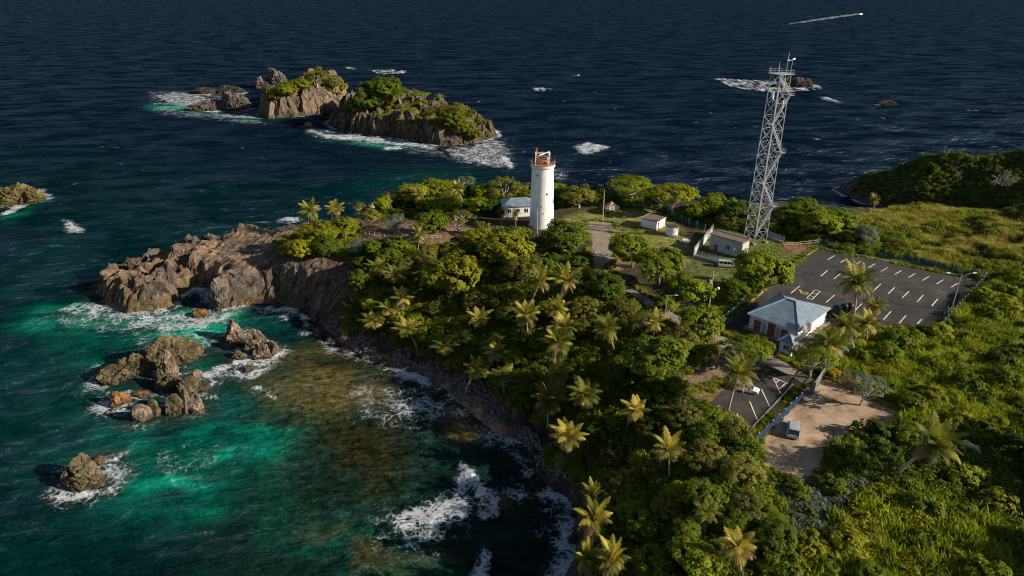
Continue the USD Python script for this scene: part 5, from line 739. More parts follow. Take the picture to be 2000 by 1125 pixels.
L_GRASS = leaf_mat('dry_grass', (0.1404, 0.1326, 0.0312), (0.3276, 0.2730, 0.0780), (0.5616, 0.4368, 0.1560))
L_GREENGRASS = leaf_mat('tall_green_grass', (0.1241, 0.1602, 0.0138), (0.2729, 0.3089, 0.0192), (0.5457, 0.4805, 0.0274))
L_FLOWER = leaf_mat('yellow_blossom', (0.35, 0.2, 0.01), (0.6, 0.36, 0.012), (0.75, 0.5, 0.03))
F_GREEN = leaf_mat('palm_frond_green', (0.0660, 0.0825, 0.0154), (0.1430, 0.1485, 0.0264), (0.2640, 0.2420, 0.0440), 0.28)
F_YELLOW = leaf_mat('palm_frond_yellow', (0.2200, 0.1870, 0.0330), (0.4180, 0.3300, 0.0660), (0.6050, 0.4730, 0.1540), 0.25)
F_DRY = leaf_mat('palm_frond_dry', (0.19, 0.12, 0.06), (0.34, 0.22, 0.11), (0.5, 0.36, 0.2), 0.15)
BARK = paint('bark', (0.16, 0.12, 0.09), 0.9, 0.5, 2.0, 0.03); PALE = paint('pale_bark', (0.33, 0.28, 0.23), 0.9, 0.5, 1.4, 0.02); PBARK = paint('palm_bark', (0.25, 0.2, 0.155), 0.9, 0.5, 3.0, 0.02)
def leaves(rng, centres, rad, n, size, up=0.5, aspect=0.55, squash=0.8, out_from=None):
    """n leaf blades round each of the centres, as one mesh of little bent rhombs."""
    C = np.repeat(np.asarray(centres, float), n, 0); k = len(C); d = rng.normal(size=(k, 3)); d /= np.linalg.norm(d, axis=1)[:, None]
    R = np.repeat(np.broadcast_to(rad, len(centres)), n) * rng.uniform(0.35, 1.0, k) ** 0.5
    p = C + d * R[:, None] * np.array([1, 1, squash])
    o = d if out_from is None else (p - out_from) / np.linalg.norm(p - out_from, axis=1)[:, None]
    nn = o * 0.8 + d * 0.4 + np.array([0, 0, up]) + rng.normal(size=(k, 3)) * 0.33; nn /= np.linalg.norm(nn, axis=1)[:, None]
    a = np.cross(nn, rng.normal(size=(k, 3))); a /= np.linalg.norm(a, axis=1)[:, None]; b = np.cross(nn, a)
    s = (size * rng.uniform(0.6, 1.35, k))[:, None]
    v = np.stack([p - a * s, p + b * s * aspect + nn * s * 0.12, p + a * s, p - b * s * aspect + nn * s * 0.12], 1).reshape(-1, 3)
    i = np.arange(k) * 4
    return v, np.vstack([np.c_[i, i + 1, i + 2], np.c_[i, i + 2, i + 3]])
def tapered(pts, r0, r1, n=6):
    pts = np.asarray(pts, float); k = len(pts); a = np.linspace(0, 2 * np.pi, n, endpoint=False); V = []
    for i, p in enumerate(pts):
        d = pts[min(i + 1, k - 1)] - pts[max(i - 1, 0)]; d /= np.linalg.norm(d); s = np.cross(d, [0.31, 0.95, 0.02]); s /= np.linalg.norm(s); u = np.cross(d, s); r = r0 + (r1 - r0) * i / (k - 1)
        V.append(p + r * (np.cos(a)[:, None] * s + np.sin(a)[:, None] * u))
    V = np.vstack(V); F = []
    for i in range(k - 1):
        for j in range(n): q = (j + 1) % n; F += [(i * n + j, i * n + q, (i + 1) * n + q), (i * n + j, (i + 1) * n + q, (i + 1) * n + j)]
    return trimesh.Trimesh(V, F, process=False)
def kind_root(name): return UsdGeom.Xform.Define(stage, numbered('/World/Kinds', name))
KIND = {}                                                             # name -> (prim path, crown radius, crown centre height)
def tree_kind(name, seed, leafm, barkm, R=4.0, hc=4.1, flat_=0.78, nclump=70, nleaf=55, clump=1.0, leaf=0.30, top=False, trunk_r=0.28, open_=0.0, lumps=7):
    rng = np.random.default_rng(seed); o = kind_root(name)
    lc = rng.normal(size=(lumps, 3)); lc[:, 2] = np.abs(lc[:, 2]) * 0.8 - 0.1; lc /= np.linalg.norm(lc, axis=1)[:, None]; la = rng.uniform(0.72, 1.18, lumps)   # big boughs give an uneven outline
    c = []
    while len(c) < nclump:
        d = rng.normal(size=3); d /= np.linalg.norm(d)
        if d[2] < (-0.62 if not top else 0.05): continue
        w = np.exp(4 * (lc @ d - 1)); s = (w @ la) / w.sum(); s *= 0.72 + 0.4 * max(0, (lc @ d).max() - 0.62) / 0.38
        if rng.random() < open_ * (1 - max(0, (lc @ d).max())): continue
        r = R * s * rng.uniform(0.62, 1.0) ** (0.6)
        c.append((d[0] * r, d[1] * r, hc + d[2] * r * flat_))
    c = np.array(c)
    tr = [tapered([(0, 0, -1.0), (0.1, 0.05, hc * 0.25), (0.25, -0.1, hc * 0.55)], trunk_r, trunk_r * 0.7)]
    for k in rng.permutation(len(c))[:14 if not top else 22]:
        e = c[k]; st = np.array([0.15, -0.05, hc * rng.uniform(0.3, 0.55)]); mid = (st + e) / 2 + np.array([0, 0, -0.12 * R]) + rng.normal(size=3) * 0.25
        tr.append(tapered([st, mid, e], trunk_r * 0.45, trunk_r * 0.12, 5))
    obj('trunk', tr, barkm, o)
    V, F = leaves(rng, c, rng.uniform(0.6, 1.25, len(c)) * clump, nleaf, leaf, out_from=np.array([0, 0, hc - R * 0.5]), squash=0.7)
    usdkit.mesh(stage, str(o.GetPath()) + '/crown', (V, F), leafm)
    KIND[name] = (str(o.GetPath()), R * 1.08, hc + 0.1 * R)
    return o
for k in range(3):
    tree_kind(f'dark_round_tree_{"abc"[k]}', 500 + k, L_DARK, BARK, nclump=125, nleaf=60, leaf=0.25, clump=0.78)
    tree_kind(f'green_round_tree_{"abc"[k]}', 510 + k, L_MID, BARK, nclump=115, nleaf=60, leaf=0.25, clump=0.78)
    tree_kind(f'lime_tree_{"abc"[k]}', 520 + k, L_LIME, BARK, nclump=145, nleaf=55, clump=0.66, leaf=0.23, flat_=0.7, lumps=11)
    tree_kind(f'olive_tree_{"abc"[k]}', 530 + k, L_OLIVE, PALE, nclump=90, nleaf=55, open_=0.4, leaf=0.21, clump=0.75)
    tree_kind(f'umbrella_tree_{"abc"[k]}', 540 + k, L_LIME if k == 0 else L_MID, PALE, R=5.0, hc=5.2, flat_=0.32, nclump=120, nleaf=75, clump=0.75, leaf=0.19, top=True)
    tree_kind(f'sparse_tree_{"abc"[k]}', 550 + k, (L_OLIVE, L_GREY, L_MID)[k], PALE, R=4.0, hc=4.6, nclump=60, nleaf=50, clump=0.75, leaf=0.17, top=True, open_=0.5, flat_=0.6)
    tree_kind(f'grey_tree_{"abc"[k]}', 560 + k, L_GREY, PALE, nclump=60, nleaf=55, leaf=0.2)
    tree_kind(f'shrub_{"abc"[k]}', 570 + k, (L_MID, L_DARK, L_LIME)[k], BARK, R=2.0, hc=1.3, flat_=0.75, nclump=34, nleaf=42, clump=0.55, leaf=0.22, trunk_r=0.1)
for k in range(2):                                                    # bare grey thickets
    rng = np.random.default_rng(580 + k); o = kind_root(f'bare_bush_{"ab"[k]}'); tw = []
    for q in range(26):
        d = rng.normal(size=3); d[2] = abs(d[2]) + 0.25; d /= np.linalg.norm(d); e = d * rng.uniform(1.3, 2.2); m = e * 0.5 + rng.normal(size=3) * 0.25
        tw.append(tapered([(0, 0, -0.2), m, e], 0.05, 0.015, 4))
        for z in range(4):
            f = rng.uniform(0.35, 0.95); s = m * 2 * f if f < 0.5 else m + (e - m) * (f - 0.5) * 2; tw.append(tapered([s, s + rng.normal(size=3) * 0.2 + d * 0.3, s + rng.normal(size=3) * 0.4 + d * 0.6], 0.022, 0.01, 3))
    obj('branches', tw, PALE, o); KIND[f'bare_bush_{"ab"[k]}'] = (str(o.GetPath()), 1.8, 1.2)
def frond(rng, az, pitch, L, droop, n=15, w=0.62, twist=0.0):
    t = np.linspace(0, 1, n + 1); el = pitch - droop * t ** 1.25
    st = L / n; r = np.concatenate([[0], np.cumsum(np.cos(el[:-1]) * st)]); z = np.concatenate([[0], np.cumsum(np.sin(el[:-1]) * st)])
    ca, sa = math.cos(az), math.sin(az); V, F = [], []
    spine = np.stack([r * ca, r * sa, z], 1); side = np.array([-sa, ca, 0.0])
    for i in range(1, n):
        wi = w * math.sin(math.pi * min(1, (0.12 + 0.88 * t[i])) ** 0.8) * rng.uniform(0.8, 1.15) + 0.08
        d = spine[i + 1] - spine[i]; d /= np.linalg.norm(d); up = np.cross(d, side) * -1
        for sgn in (-1, 1):
            tip = spine[i] + side * sgn * wi + d * wi * 0.75 - np.array([0, 0, 1]) * wi * rng.uniform(0.25, 0.6) + side * twist * wi
            mid = spine[i] + side * sgn * wi * 0.55 + d * wi * 0.3 + up * 0.03
            k = len(V); V += [spine[i] - d * 0.02, spine[i] + d * st * 0.55, mid + d * st * 0.4, tip, mid - d * st * 0.3]; F += [(k, k + 1, k + 2), (k, k + 2, k + 4), (k + 4, k + 2, k + 3)]
    sp = tapered(spine, 0.045, 0.012, 4); b = len(V)
    return np.vstack([V, sp.vertices]), np.vstack([F, sp.faces + b])
def palm_kind(name, seed, yellow, dry, lean, H=5.6, L=4.1, nf=28):
    rng = np.random.default_rng(seed); o = kind_root(name); la = rng.uniform(0, 6.28)
    pts = [np.array([math.cos(la) * lean * (q ** 1.8), math.sin(la) * lean * (q ** 1.8), -1 + (H + 1) * q]) for q in np.linspace(0, 1, 9)]
    off = pts[-1] * np.array([1, 1, 0]); pts = [p - off for p in pts]   # crown stands over the origin
    obj('trunk', tapered(pts, 0.26, 0.14, 8), PBARK, o, smooth=True); top = pts[-1]
    for q in range(nf):
        f = q / nf; az = q * 2.39996 + rng.uniform(-0.25, 0.25); pit = math.radians(78 - 95 * f + rng.uniform(-9, 9)); ln = L * rng.uniform(0.82, 1.08) * (0.75 + 0.35 * math.sin(math.pi * min(1, f + 0.25)))
        V, F = frond(rng, az, pit, ln, math.radians(rng.uniform(60, 95) * (0.55 + 0.55 * f)), w=0.95)
        u = rng.random(); m = F_DRY if (f > 0.72 and u < dry) else (F_YELLOW if u < yellow else F_GREEN)
        usdkit.mesh(stage, numbered(str(o.GetPath()), 'frond'), (V + top, F), m)
    for q in range(int(5 * dry) + 1):
        V, F = frond(rng, rng.uniform(0, 6.28), math.radians(-35), L * 0.7, math.radians(50), w=0.4); usdkit.mesh(stage, numbered(str(o.GetPath()), 'frond'), (V + top, F), F_DRY)
    nuts = [trimesh.creation.icosphere(subdivisions=1, radius=0.16).apply_translation(top + np.array([0.33 * math.cos(a), 0.33 * math.sin(a), -0.3])) for a in np.linspace(0, 5.5, 6)]
    obj('coconuts', nuts, PALE if dry > 0.5 else F_YELLOW, o)
    KIND[name] = (str(o.GetPath()), L * 0.96, H)
for k in range(3):
    palm_kind(f'green_palm_{"abc"[k]}', 600 + k, 0.12, 0.3, (1.5, 3.0, 0.5)[k]); palm_kind(f'yellow_palm_{"abc"[k]}', 610 + k, 0.55, 0.5, (1.0, 2.5, 4.0)[k]); palm_kind(f'dry_palm_{"abc"[k]}', 620 + k, 0.65, 1.0, (0.5, 1.5, 2.5)[k], nf=20)
rngp = np.random.default_rng(4242)
NAME = {'dark_round': 'broadleaf_tree', 'green_round': 'broadleaf_tree', 'lime': 'broadleaf_tree', 'olive': 'broadleaf_tree', 'umbrella': 'umbrella_tree', 'sparse': 'sparse_tree', 'grey': 'broadleaf_tree', 'shrub': 'shrub', 'bare': 'bare_bush', 'green_palm': 'palm_tree', 'yellow_palm': 'palm_tree', 'dry_palm': 'palm_tree'}
PLANTED = [(ux, uy - 3, 6.0), (ux, uy + 1, 4.0), (cx, cy + 2, 5.0), (hx + 1, hy, 9.0), (rx_, ry_, 4.0)]
def put(kind, x, y, z, s, label, group=None, rz=None, cat=None, sz=1.0):
    path, R, hc = KIND[kind]
    nm = 'palm_tree' if 'palm' in kind else 'shrub' if 'shrub' in kind else 'bare_bush' if 'bare' in kind else 'umbrella_tree' if 'umbrella' in kind else 'broadleaf_tree'
    c = cat or {'palm_tree': 'palm', 'shrub': 'shrub', 'bare_bush': 'bush'}.get(nm, 'tree')
    o = thing(nm, label, c, (x, y, z), rngp.uniform(0, 360) if rz is None else rz, group, (s, s, s * sz), rngp.uniform(-6, 6) if 'palm' in kind else None)
    o.GetPrim().GetReferences().AddInternalReference(path); o.GetPrim().SetInstanceable(True)
    PLANTED.append((x, y, s * R)); return o
def tree(kind, u, v, rpx, label, group=None, rz=None, flat_=1.0, hmax=None, zfix=None, sz=1.0):
    """A plant whose crown is centred at this pixel of the 2000-pixel photograph and rpx pixels in radius."""
    path, R, hc = KIND[kind]; s, h = 1.0, hc
    for _ in range(4):
        if zfix is None: x, y, z = G(u, v, h)
        else: x, y = P(u, v, zfix + h); z = zfix
        D = y * cp_ + (CAMZ - z - h) * sp_; s = rpx / (FPX / D) / R; h = hc * s * sz
    return put(kind, x, y, z, s, label, group, rz, sz=sz)
exec_palms = [  # u, v, radius, kind, label
    (603, 413, 24, 'yellow_palm_a', 'coconut palm on the cliff edge, leftmost of all the palms'), (657, 408, 22, 'yellow_palm_b', 'dark trunked palm just right of the leftmost cliff edge palm'),
    (817, 382, 17, 'yellow_palm_a', 'slender pale palm behind the reddish pole near the north shore'), (893, 374, 17, 'yellow_palm_c', 'slender palm in front of the pale branched grey tree'), (818, 462, 18, 'yellow_palm_b', 'short yellow palm beside the path above the cliff'),
    (788, 583, 27, 'dry_palm_a', 'palm with tan hanging fronds at the left of the wooded slope'), (730, 628, 30, 'yellow_palm_b', 'leftmost palm above the dark shore'), (793, 643, 31, 'yellow_palm_c', 'bright palm leaning over the dark shore, below the tan one'),
    (735, 525, 26, 'green_palm_a', 'shaded green palm highest on the cliff slope'), (772, 540, 32, 'green_palm_b', 'shaded dark palm left of the big lime green tree'), (757, 603, 30, 'green_palm_c', 'shaded palm between the tan palm and the dark shore'),
    (937, 622, 30, 'dry_palm_b', 'tall sunlit palm with thick pale fronds in the middle of the slope'), (903, 660, 26, 'yellow_palm_a', 'yellow tipped palm left of the tall sunlit palm'), (868, 678, 30, 'green_palm_a', 'dull green palm above the beach boulders'),
    (968, 692, 29, 'yellow_palm_b', 'bright yellow palm below the tall sunlit palm'), (987, 738, 34, 'green_palm_c', 'green palm with pale leaning trunk at the top of the beach'), (933, 724, 32, 'green_palm_b', 'dark green palm overhanging the beach boulders'),
    (1054, 552, 30, 'yellow_palm_c', 'yellow palm with a hanging frond below the big lime tree'), (1110, 550, 30, 'dry_palm_c', 'golden brown palm on a tall bare trunk'), (1026, 618, 32, 'yellow_palm_a', 'yellow palm in the dark hollow right of the tall sunlit palm'),
    (1086, 606, 27, 'yellow_palm_b', 'yellow palm below the golden brown palm'), (1101, 642, 32, 'yellow_palm_c', 'palm with yellow edge fronds in the middle of the wood'), (1096, 672, 38, 'green_palm_a', 'broad arching green palm in the middle of the wood'),
    (1180, 645, 33, 'green_palm_b', 'upright green palm left of the street lamp'), (1277, 632, 28, 'dry_palm_a', 'yellow palm with white hanging stems below the street lamp'), (1072, 782, 40, 'green_palm_c', 'big green palm above the boulder beach'), (1090, 732, 28, 'green_palm_b', 'half hidden green palm behind the big beach palm'),
    (1140, 775, 42, 'green_palm_a', 'spreading green palm right of the big beach palm'), (1238, 802, 34, 'dry_palm_b', 'yellow palm with tan hanging fronds above the hollow'), (1105, 855, 40, 'yellow_palm_a', 'palm with curling yellow fronds nearest the surf'),
    (1306, 880, 42, 'dry_palm_c', 'yellow palm left of the dirt lot'), (1155, 970, 26, 'yellow_palm_c', 'small palm topping the row of shore palms at the bottom'), (1157, 1018, 40, 'dry_palm_a', 'largest yellow palm in the shore row at the bottom'), (1142, 1098, 28, 'yellow_palm_b', 'yellow palm at the very bottom edge nearest the water'), (1198, 1106, 36, 'yellow_palm_a', 'yellow green palm at the bottom edge right of its neighbour'),
    (1443, 1070, 46, 'dry_palm_b', 'withered palm with brown hanging fronds at the bottom centre'), (1378, 1004, 30, 'green_palm_c', 'dark half hidden palm above the withered palm'), (1815, 868, 56, 'green_palm_b', 'large lone palm in the dark thicket right of the dirt lot'),
    (1672, 556, 44, 'green_palm_a', 'tall palm standing before the upper car park beside the water tanks'), (1708, 600, 24, 'green_palm_c', 'small upright palm at the edge of the upper car park'), (1693, 634, 32, 'yellow_palm_b', 'palm with yellow outer fronds below the small upright one'), (1652, 642, 34, 'green_palm_b', 'leaning palm right of the hip roofed hall'), (1622, 672, 42, 'green_palm_c', 'wide palm by the blue fence below the hall'),
    (1443, 732, 44, 'green_palm_a', 'palm over the parked white car with a yellow hanging frond'), (983, 416, 11, 'green_palm_b', 'small palm left against the keeper house wall'), (1006, 420, 12, 'green_palm_c', 'small palm right against the keeper house wall'), (1708, 392, 13, 'green_palm_a', 'tiny palm on the rim of the shaded cove')]
for u, v, r, k, lab in exec_palms: tree(k, u, v, r * 1.06, lab, 'coconut palms of the headland', sz=(1.6 if (v > 950 and u < 1250) else 0.7 if (u < 1000 and v > 500) else 1.3 if (r < 20 or 540 < v < 560 or 600 < v < 630) else 1.0) * rngp.uniform(0.85, 1.25))
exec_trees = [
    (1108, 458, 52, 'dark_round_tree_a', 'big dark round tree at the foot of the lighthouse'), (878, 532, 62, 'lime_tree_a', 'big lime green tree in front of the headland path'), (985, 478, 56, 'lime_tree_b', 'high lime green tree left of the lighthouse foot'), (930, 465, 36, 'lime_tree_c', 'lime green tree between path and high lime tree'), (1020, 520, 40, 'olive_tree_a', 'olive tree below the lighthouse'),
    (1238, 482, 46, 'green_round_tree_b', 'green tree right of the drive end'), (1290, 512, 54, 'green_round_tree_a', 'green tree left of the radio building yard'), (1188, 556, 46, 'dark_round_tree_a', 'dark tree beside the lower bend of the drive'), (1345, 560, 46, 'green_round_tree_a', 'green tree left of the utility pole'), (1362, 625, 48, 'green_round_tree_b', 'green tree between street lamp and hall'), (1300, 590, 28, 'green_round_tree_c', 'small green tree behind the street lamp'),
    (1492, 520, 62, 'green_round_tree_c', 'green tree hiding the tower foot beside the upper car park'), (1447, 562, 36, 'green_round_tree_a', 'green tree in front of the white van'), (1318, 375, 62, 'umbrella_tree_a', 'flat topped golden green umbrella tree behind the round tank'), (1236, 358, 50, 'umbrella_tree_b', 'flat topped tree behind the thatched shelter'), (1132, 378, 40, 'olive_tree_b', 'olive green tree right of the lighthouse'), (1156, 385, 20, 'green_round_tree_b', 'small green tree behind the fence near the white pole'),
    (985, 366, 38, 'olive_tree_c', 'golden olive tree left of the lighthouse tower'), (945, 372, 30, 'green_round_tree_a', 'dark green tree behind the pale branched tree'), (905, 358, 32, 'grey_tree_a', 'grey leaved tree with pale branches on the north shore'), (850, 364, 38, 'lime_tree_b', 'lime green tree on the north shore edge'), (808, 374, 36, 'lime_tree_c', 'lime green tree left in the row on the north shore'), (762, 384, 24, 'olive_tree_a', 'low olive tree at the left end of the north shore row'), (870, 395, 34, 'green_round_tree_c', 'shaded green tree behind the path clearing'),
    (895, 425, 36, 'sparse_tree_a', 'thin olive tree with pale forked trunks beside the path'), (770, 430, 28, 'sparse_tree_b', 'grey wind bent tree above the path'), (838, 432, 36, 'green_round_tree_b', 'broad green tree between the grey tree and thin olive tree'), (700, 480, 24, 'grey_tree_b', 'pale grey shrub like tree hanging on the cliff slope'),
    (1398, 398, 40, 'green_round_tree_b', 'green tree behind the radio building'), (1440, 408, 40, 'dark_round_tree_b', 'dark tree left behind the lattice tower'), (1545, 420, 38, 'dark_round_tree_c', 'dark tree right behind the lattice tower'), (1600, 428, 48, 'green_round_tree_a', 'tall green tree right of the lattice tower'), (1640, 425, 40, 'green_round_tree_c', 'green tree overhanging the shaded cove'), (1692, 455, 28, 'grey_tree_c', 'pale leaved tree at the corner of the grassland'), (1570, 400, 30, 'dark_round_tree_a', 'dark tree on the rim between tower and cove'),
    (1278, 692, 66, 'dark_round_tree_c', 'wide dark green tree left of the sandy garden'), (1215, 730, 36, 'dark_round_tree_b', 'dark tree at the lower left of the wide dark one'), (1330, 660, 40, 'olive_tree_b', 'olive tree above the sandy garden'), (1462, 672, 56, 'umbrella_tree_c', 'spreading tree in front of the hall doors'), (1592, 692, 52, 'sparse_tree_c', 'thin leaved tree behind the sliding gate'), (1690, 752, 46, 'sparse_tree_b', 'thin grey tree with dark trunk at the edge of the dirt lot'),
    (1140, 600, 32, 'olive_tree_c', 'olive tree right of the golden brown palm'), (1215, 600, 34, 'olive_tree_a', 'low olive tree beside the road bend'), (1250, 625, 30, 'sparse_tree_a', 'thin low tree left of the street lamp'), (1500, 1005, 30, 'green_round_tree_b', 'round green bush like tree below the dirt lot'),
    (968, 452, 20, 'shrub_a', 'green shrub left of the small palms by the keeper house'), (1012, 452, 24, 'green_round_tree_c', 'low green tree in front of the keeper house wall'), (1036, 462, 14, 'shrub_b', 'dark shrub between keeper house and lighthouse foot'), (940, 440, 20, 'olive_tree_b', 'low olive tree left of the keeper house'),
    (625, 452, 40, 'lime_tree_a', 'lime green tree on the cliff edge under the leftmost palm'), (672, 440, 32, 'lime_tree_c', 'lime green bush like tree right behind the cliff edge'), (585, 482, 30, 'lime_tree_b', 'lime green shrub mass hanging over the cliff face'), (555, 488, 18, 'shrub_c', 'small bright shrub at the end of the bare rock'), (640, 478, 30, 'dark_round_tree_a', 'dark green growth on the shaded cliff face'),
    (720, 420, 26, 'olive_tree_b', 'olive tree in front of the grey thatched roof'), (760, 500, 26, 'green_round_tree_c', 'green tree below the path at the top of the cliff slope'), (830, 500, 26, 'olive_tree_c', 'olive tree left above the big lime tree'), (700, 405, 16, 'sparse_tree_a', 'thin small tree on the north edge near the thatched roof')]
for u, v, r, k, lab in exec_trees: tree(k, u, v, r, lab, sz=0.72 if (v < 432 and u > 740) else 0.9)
for u, v, r, h_, k, lab in [(745, 172, 44, 16, 'dark_round_tree_a', 'tallest dark tree on the eastern islet'), (715, 195, 30, 15, 'dark_round_tree_b', 'dark tree at the left of the eastern islet'), (780, 180, 26, 17, 'sparse_tree_c', 'thin tree right of the tallest tree on the eastern islet'), (820, 182, 20, 16, 'umbrella_tree_b', 'wind bent tree leaning out from the eastern islet'), (690, 205, 20, 12, 'dark_round_tree_c', 'small dark tree on the left shoulder of the eastern islet'),
                            (880, 228, 28, 13, 'lime_tree_a', 'lime green bush on the right lobe of the eastern islet'), (905, 245, 26, 10, 'lime_tree_b', 'second lime green bush down the right lobe of the eastern islet'), (925, 262, 20, 7, 'lime_tree_c', 'lowest lime green bush at the right end of the eastern islet'), (862, 215, 20, 14, 'olive_tree_a', 'olive bush at the top of the right lobe of the eastern islet'), (835, 212, 16, 15, 'olive_tree_b', 'small olive bush below the wind bent islet tree'), (890, 215, 20, 13, 'lime_tree_c', 'bright bush behind the right lobe of the eastern islet'),
                            (560, 172, 24, 21, 'lime_tree_a', 'green bush on the left shoulder of the western islet'), (585, 160, 22, 24, 'lime_tree_b', 'green bush on the top left of the western islet'), (618, 152, 22, 25, 'olive_tree_c', 'olive bush on the summit of the western islet'), (650, 160, 20, 24, 'olive_tree_a', 'olive bush on the top right of the western islet'), (668, 170, 14, 20, 'lime_tree_c', 'small bush on the right edge of the western islet'), (535, 188, 14, 17, 'lime_tree_c', 'lowest green bush on the left of the western islet')]:
    path, R, hc = KIND[k]; f = isl2 if u > 670 else isl1; d = ray(u, v); s = 1.0
    for _ in range(3):
        tt = np.arange(380, 640, 0.5); X_, Y_, Z_ = d[0] * tt, d[1] * tt, CAMZ + d[2] * tt - hc * s * 0.75; zg = np.array([f(a, b) for a, b in zip(X_, Y_)]); q = np.nonzero((Z_ <= zg) & (zg > 1.0))[0]; q = int(q[0]) if len(q) else int(np.argmin(np.abs(Z_ - np.maximum(zg, 6))))
        x, y = X_[q], Y_[q]; D = y * cp_ + (CAMZ - zg[q]) * sp_; s = r / (FPX / D) / R
    put(k, x, y, max(zg[q], 0.5) - 0.8, s, lab, sz=0.75)
for u, v, r, k, lab in [(1236, 935, 16, 'bare_bush_a', 'bare silvery bush standing on the dark slope near the surf'), (1415, 945, 26, 'bare_bush_b', 'bare grey thicket left of the dirt lot end'), (1380, 1040, 22, 'bare_bush_a', 'dead tangle left above the withered palm'), (1330, 945, 14, 'bare_bush_b', 'small pale dead bush below the palm left of the dirt lot'), (1648, 735, 20, 'bare_bush_a', 'bare bush among the yellow blossoms'), (775, 440, 22, 'bare_bush_b', 'bare tangled branches under the grey wind bent tree'), (1100, 905, 26, 'bare_bush_b', 'fallen bare branches over the shore boulders'), (1330, 790, 22, 'bare_bush_a', 'brown brush heap at the edge of the sandy garden'), (1960, 345, 24, 'bare_bush_a', 'bare white bushes on the cape crest at the right edge')]:
    tree(k, u, v, r, lab)
for u, v, r, lab in [(1632, 733, 9, 'yellow flowering bush nearest the sliding gate'), (1655, 747, 7, 'small yellow flowering bush between two larger ones'), (1679, 755, 9, 'yellow flowering bush nearest the thin grey tree'), (1680, 661, 8, 'orange yellow flowering bush by the blue fence below the palms')]:
    x, y, z = G(u, v, 1.2); rng = np.random.default_rng(u); o = thing('flowering_bush', lab, 'bush', (x, y, z)); c = rng.normal(size=(16, 3)) * np.array([0.75, 0.75, 0.45]) + np.array([0, 0, 1.6])
    V, F = leaves(rng, c, 0.4, 26, 0.16); usdkit.mesh(stage, str(o.GetPath()) + '/blossom', (V, F), L_FLOWER); V, F = leaves(rng, c - np.array([0, 0, 0.6]), 0.5, 20, 0.16); usdkit.mesh(stage, str(o.GetPath()) + '/foliage', (V, F), L_MID)
    obj('stem', [tapered([(0, 0, -0.3), (0.1 * q, 0.2 - 0.2 * q, 0.6), (0.35 * q - 0.3, 0.3 - 0.3 * q, 1.5)], 0.05, 0.02, 5) for q in range(3)], BARK, o)

# ---------------------------------------------------------------- fill: woods as single trees, undergrowth and grass as stuff
def gpoly(pts, h=0.0): return Polygon([G(u, v, h)[:2] for u, v in pts]).buffer(0)
CLEAR = shapely.union_all([Polygon(p).buffer(0) for p in (UPPER_LOT, LOWER_LOT, DIRT_LOT, LAWN, ROAD, HALL_YARD)] + [Polygon(PP([(690, 668), (800, 708), (870, 728), (930, 755), (985, 790), (1040, 840), (1060, 885), (1010, 875), (930, 825), (870, 780), (790, 740), (690, 705)], 1.0)).buffer(0)] + [Polygon(PZ(q)).buffer(0) for q in ([(1330, 535), (1380, 440), (1540, 470), (1540, 500), (1420, 560)], [(960, 455), (1090, 395), (1100, 455), (1010, 470)], [(1320, 745), (1385, 700), (1440, 705), (1500, 712), (1395, 790), (1350, 785)], [(1473, 838), (1600, 742), (1612, 752), (1490, 858)], [(700, 448), (860, 455), (980, 450), (980, 475), (860, 478), (690, 470)], [(760, 402), (830, 398), (830, 415), (770, 418)], [(1530, 470), (1600, 484), (1590, 505), (1520, 500)], [(1380, 560), (1420, 540), (1480, 580), (1440, 640), (1390, 620)])])
WOOD = gpoly([(705, 500), (760, 480), (860, 490), (960, 470), (1060, 480), (1150, 505), (1230, 560), (1310, 620), (1390, 680), (1320, 770), (1390, 805), (1470, 855), (1480, 920), (1500, 1000), (1530, 1125), (1510, 1300), (1130, 1300), (1150, 1100), (1135, 1000), (1080, 930), (1040, 868), (960, 800), (870, 745), (780, 705), (705, 680), (670, 640), (690, 590)])
NORTH = gpoly([(735, 400), (800, 380), (900, 372), (1000, 380), (1100, 392), (1200, 388), (1300, 400), (1400, 420), (1500, 440), (1590, 448), (1680, 450), (1700, 478), (1560, 470), (1480, 455), (1380, 440), (1290, 410), (1180, 402), (1100, 400), (960, 420), (860, 420), (740, 425)])
SCRUB = Polygon(PZ([(1625, 660), (1660, 640), (1830, 650), (1915, 560), (2150, 520), (2150, 1250), (1500, 1250), (1490, 960), (1618, 900), (1650, 870), (1770, 830), (1775, 800), (1640, 742), (1612, 725)])).buffer(0)
MEADOW = Polygon(PZ([(1615, 480), (1645, 440), (1690, 414), (1750, 402), (1800, 396), (1900, 390), (2000, 385), (2200, 400), (2200, 540), (1915, 545), (1760, 505), (1640, 490)])).buffer(0)
CAPE = Polygon([(160, 284), (176, 270), (205, 254), (228, 258), (250, 262), (262, 300), (255, 314), (205, 320), (170, 322), (160, 315)])
CLIFFEDGE = gpoly([(540, 470), (600, 450), (700, 440), (720, 470), (690, 500), (620, 500), (545, 500)])
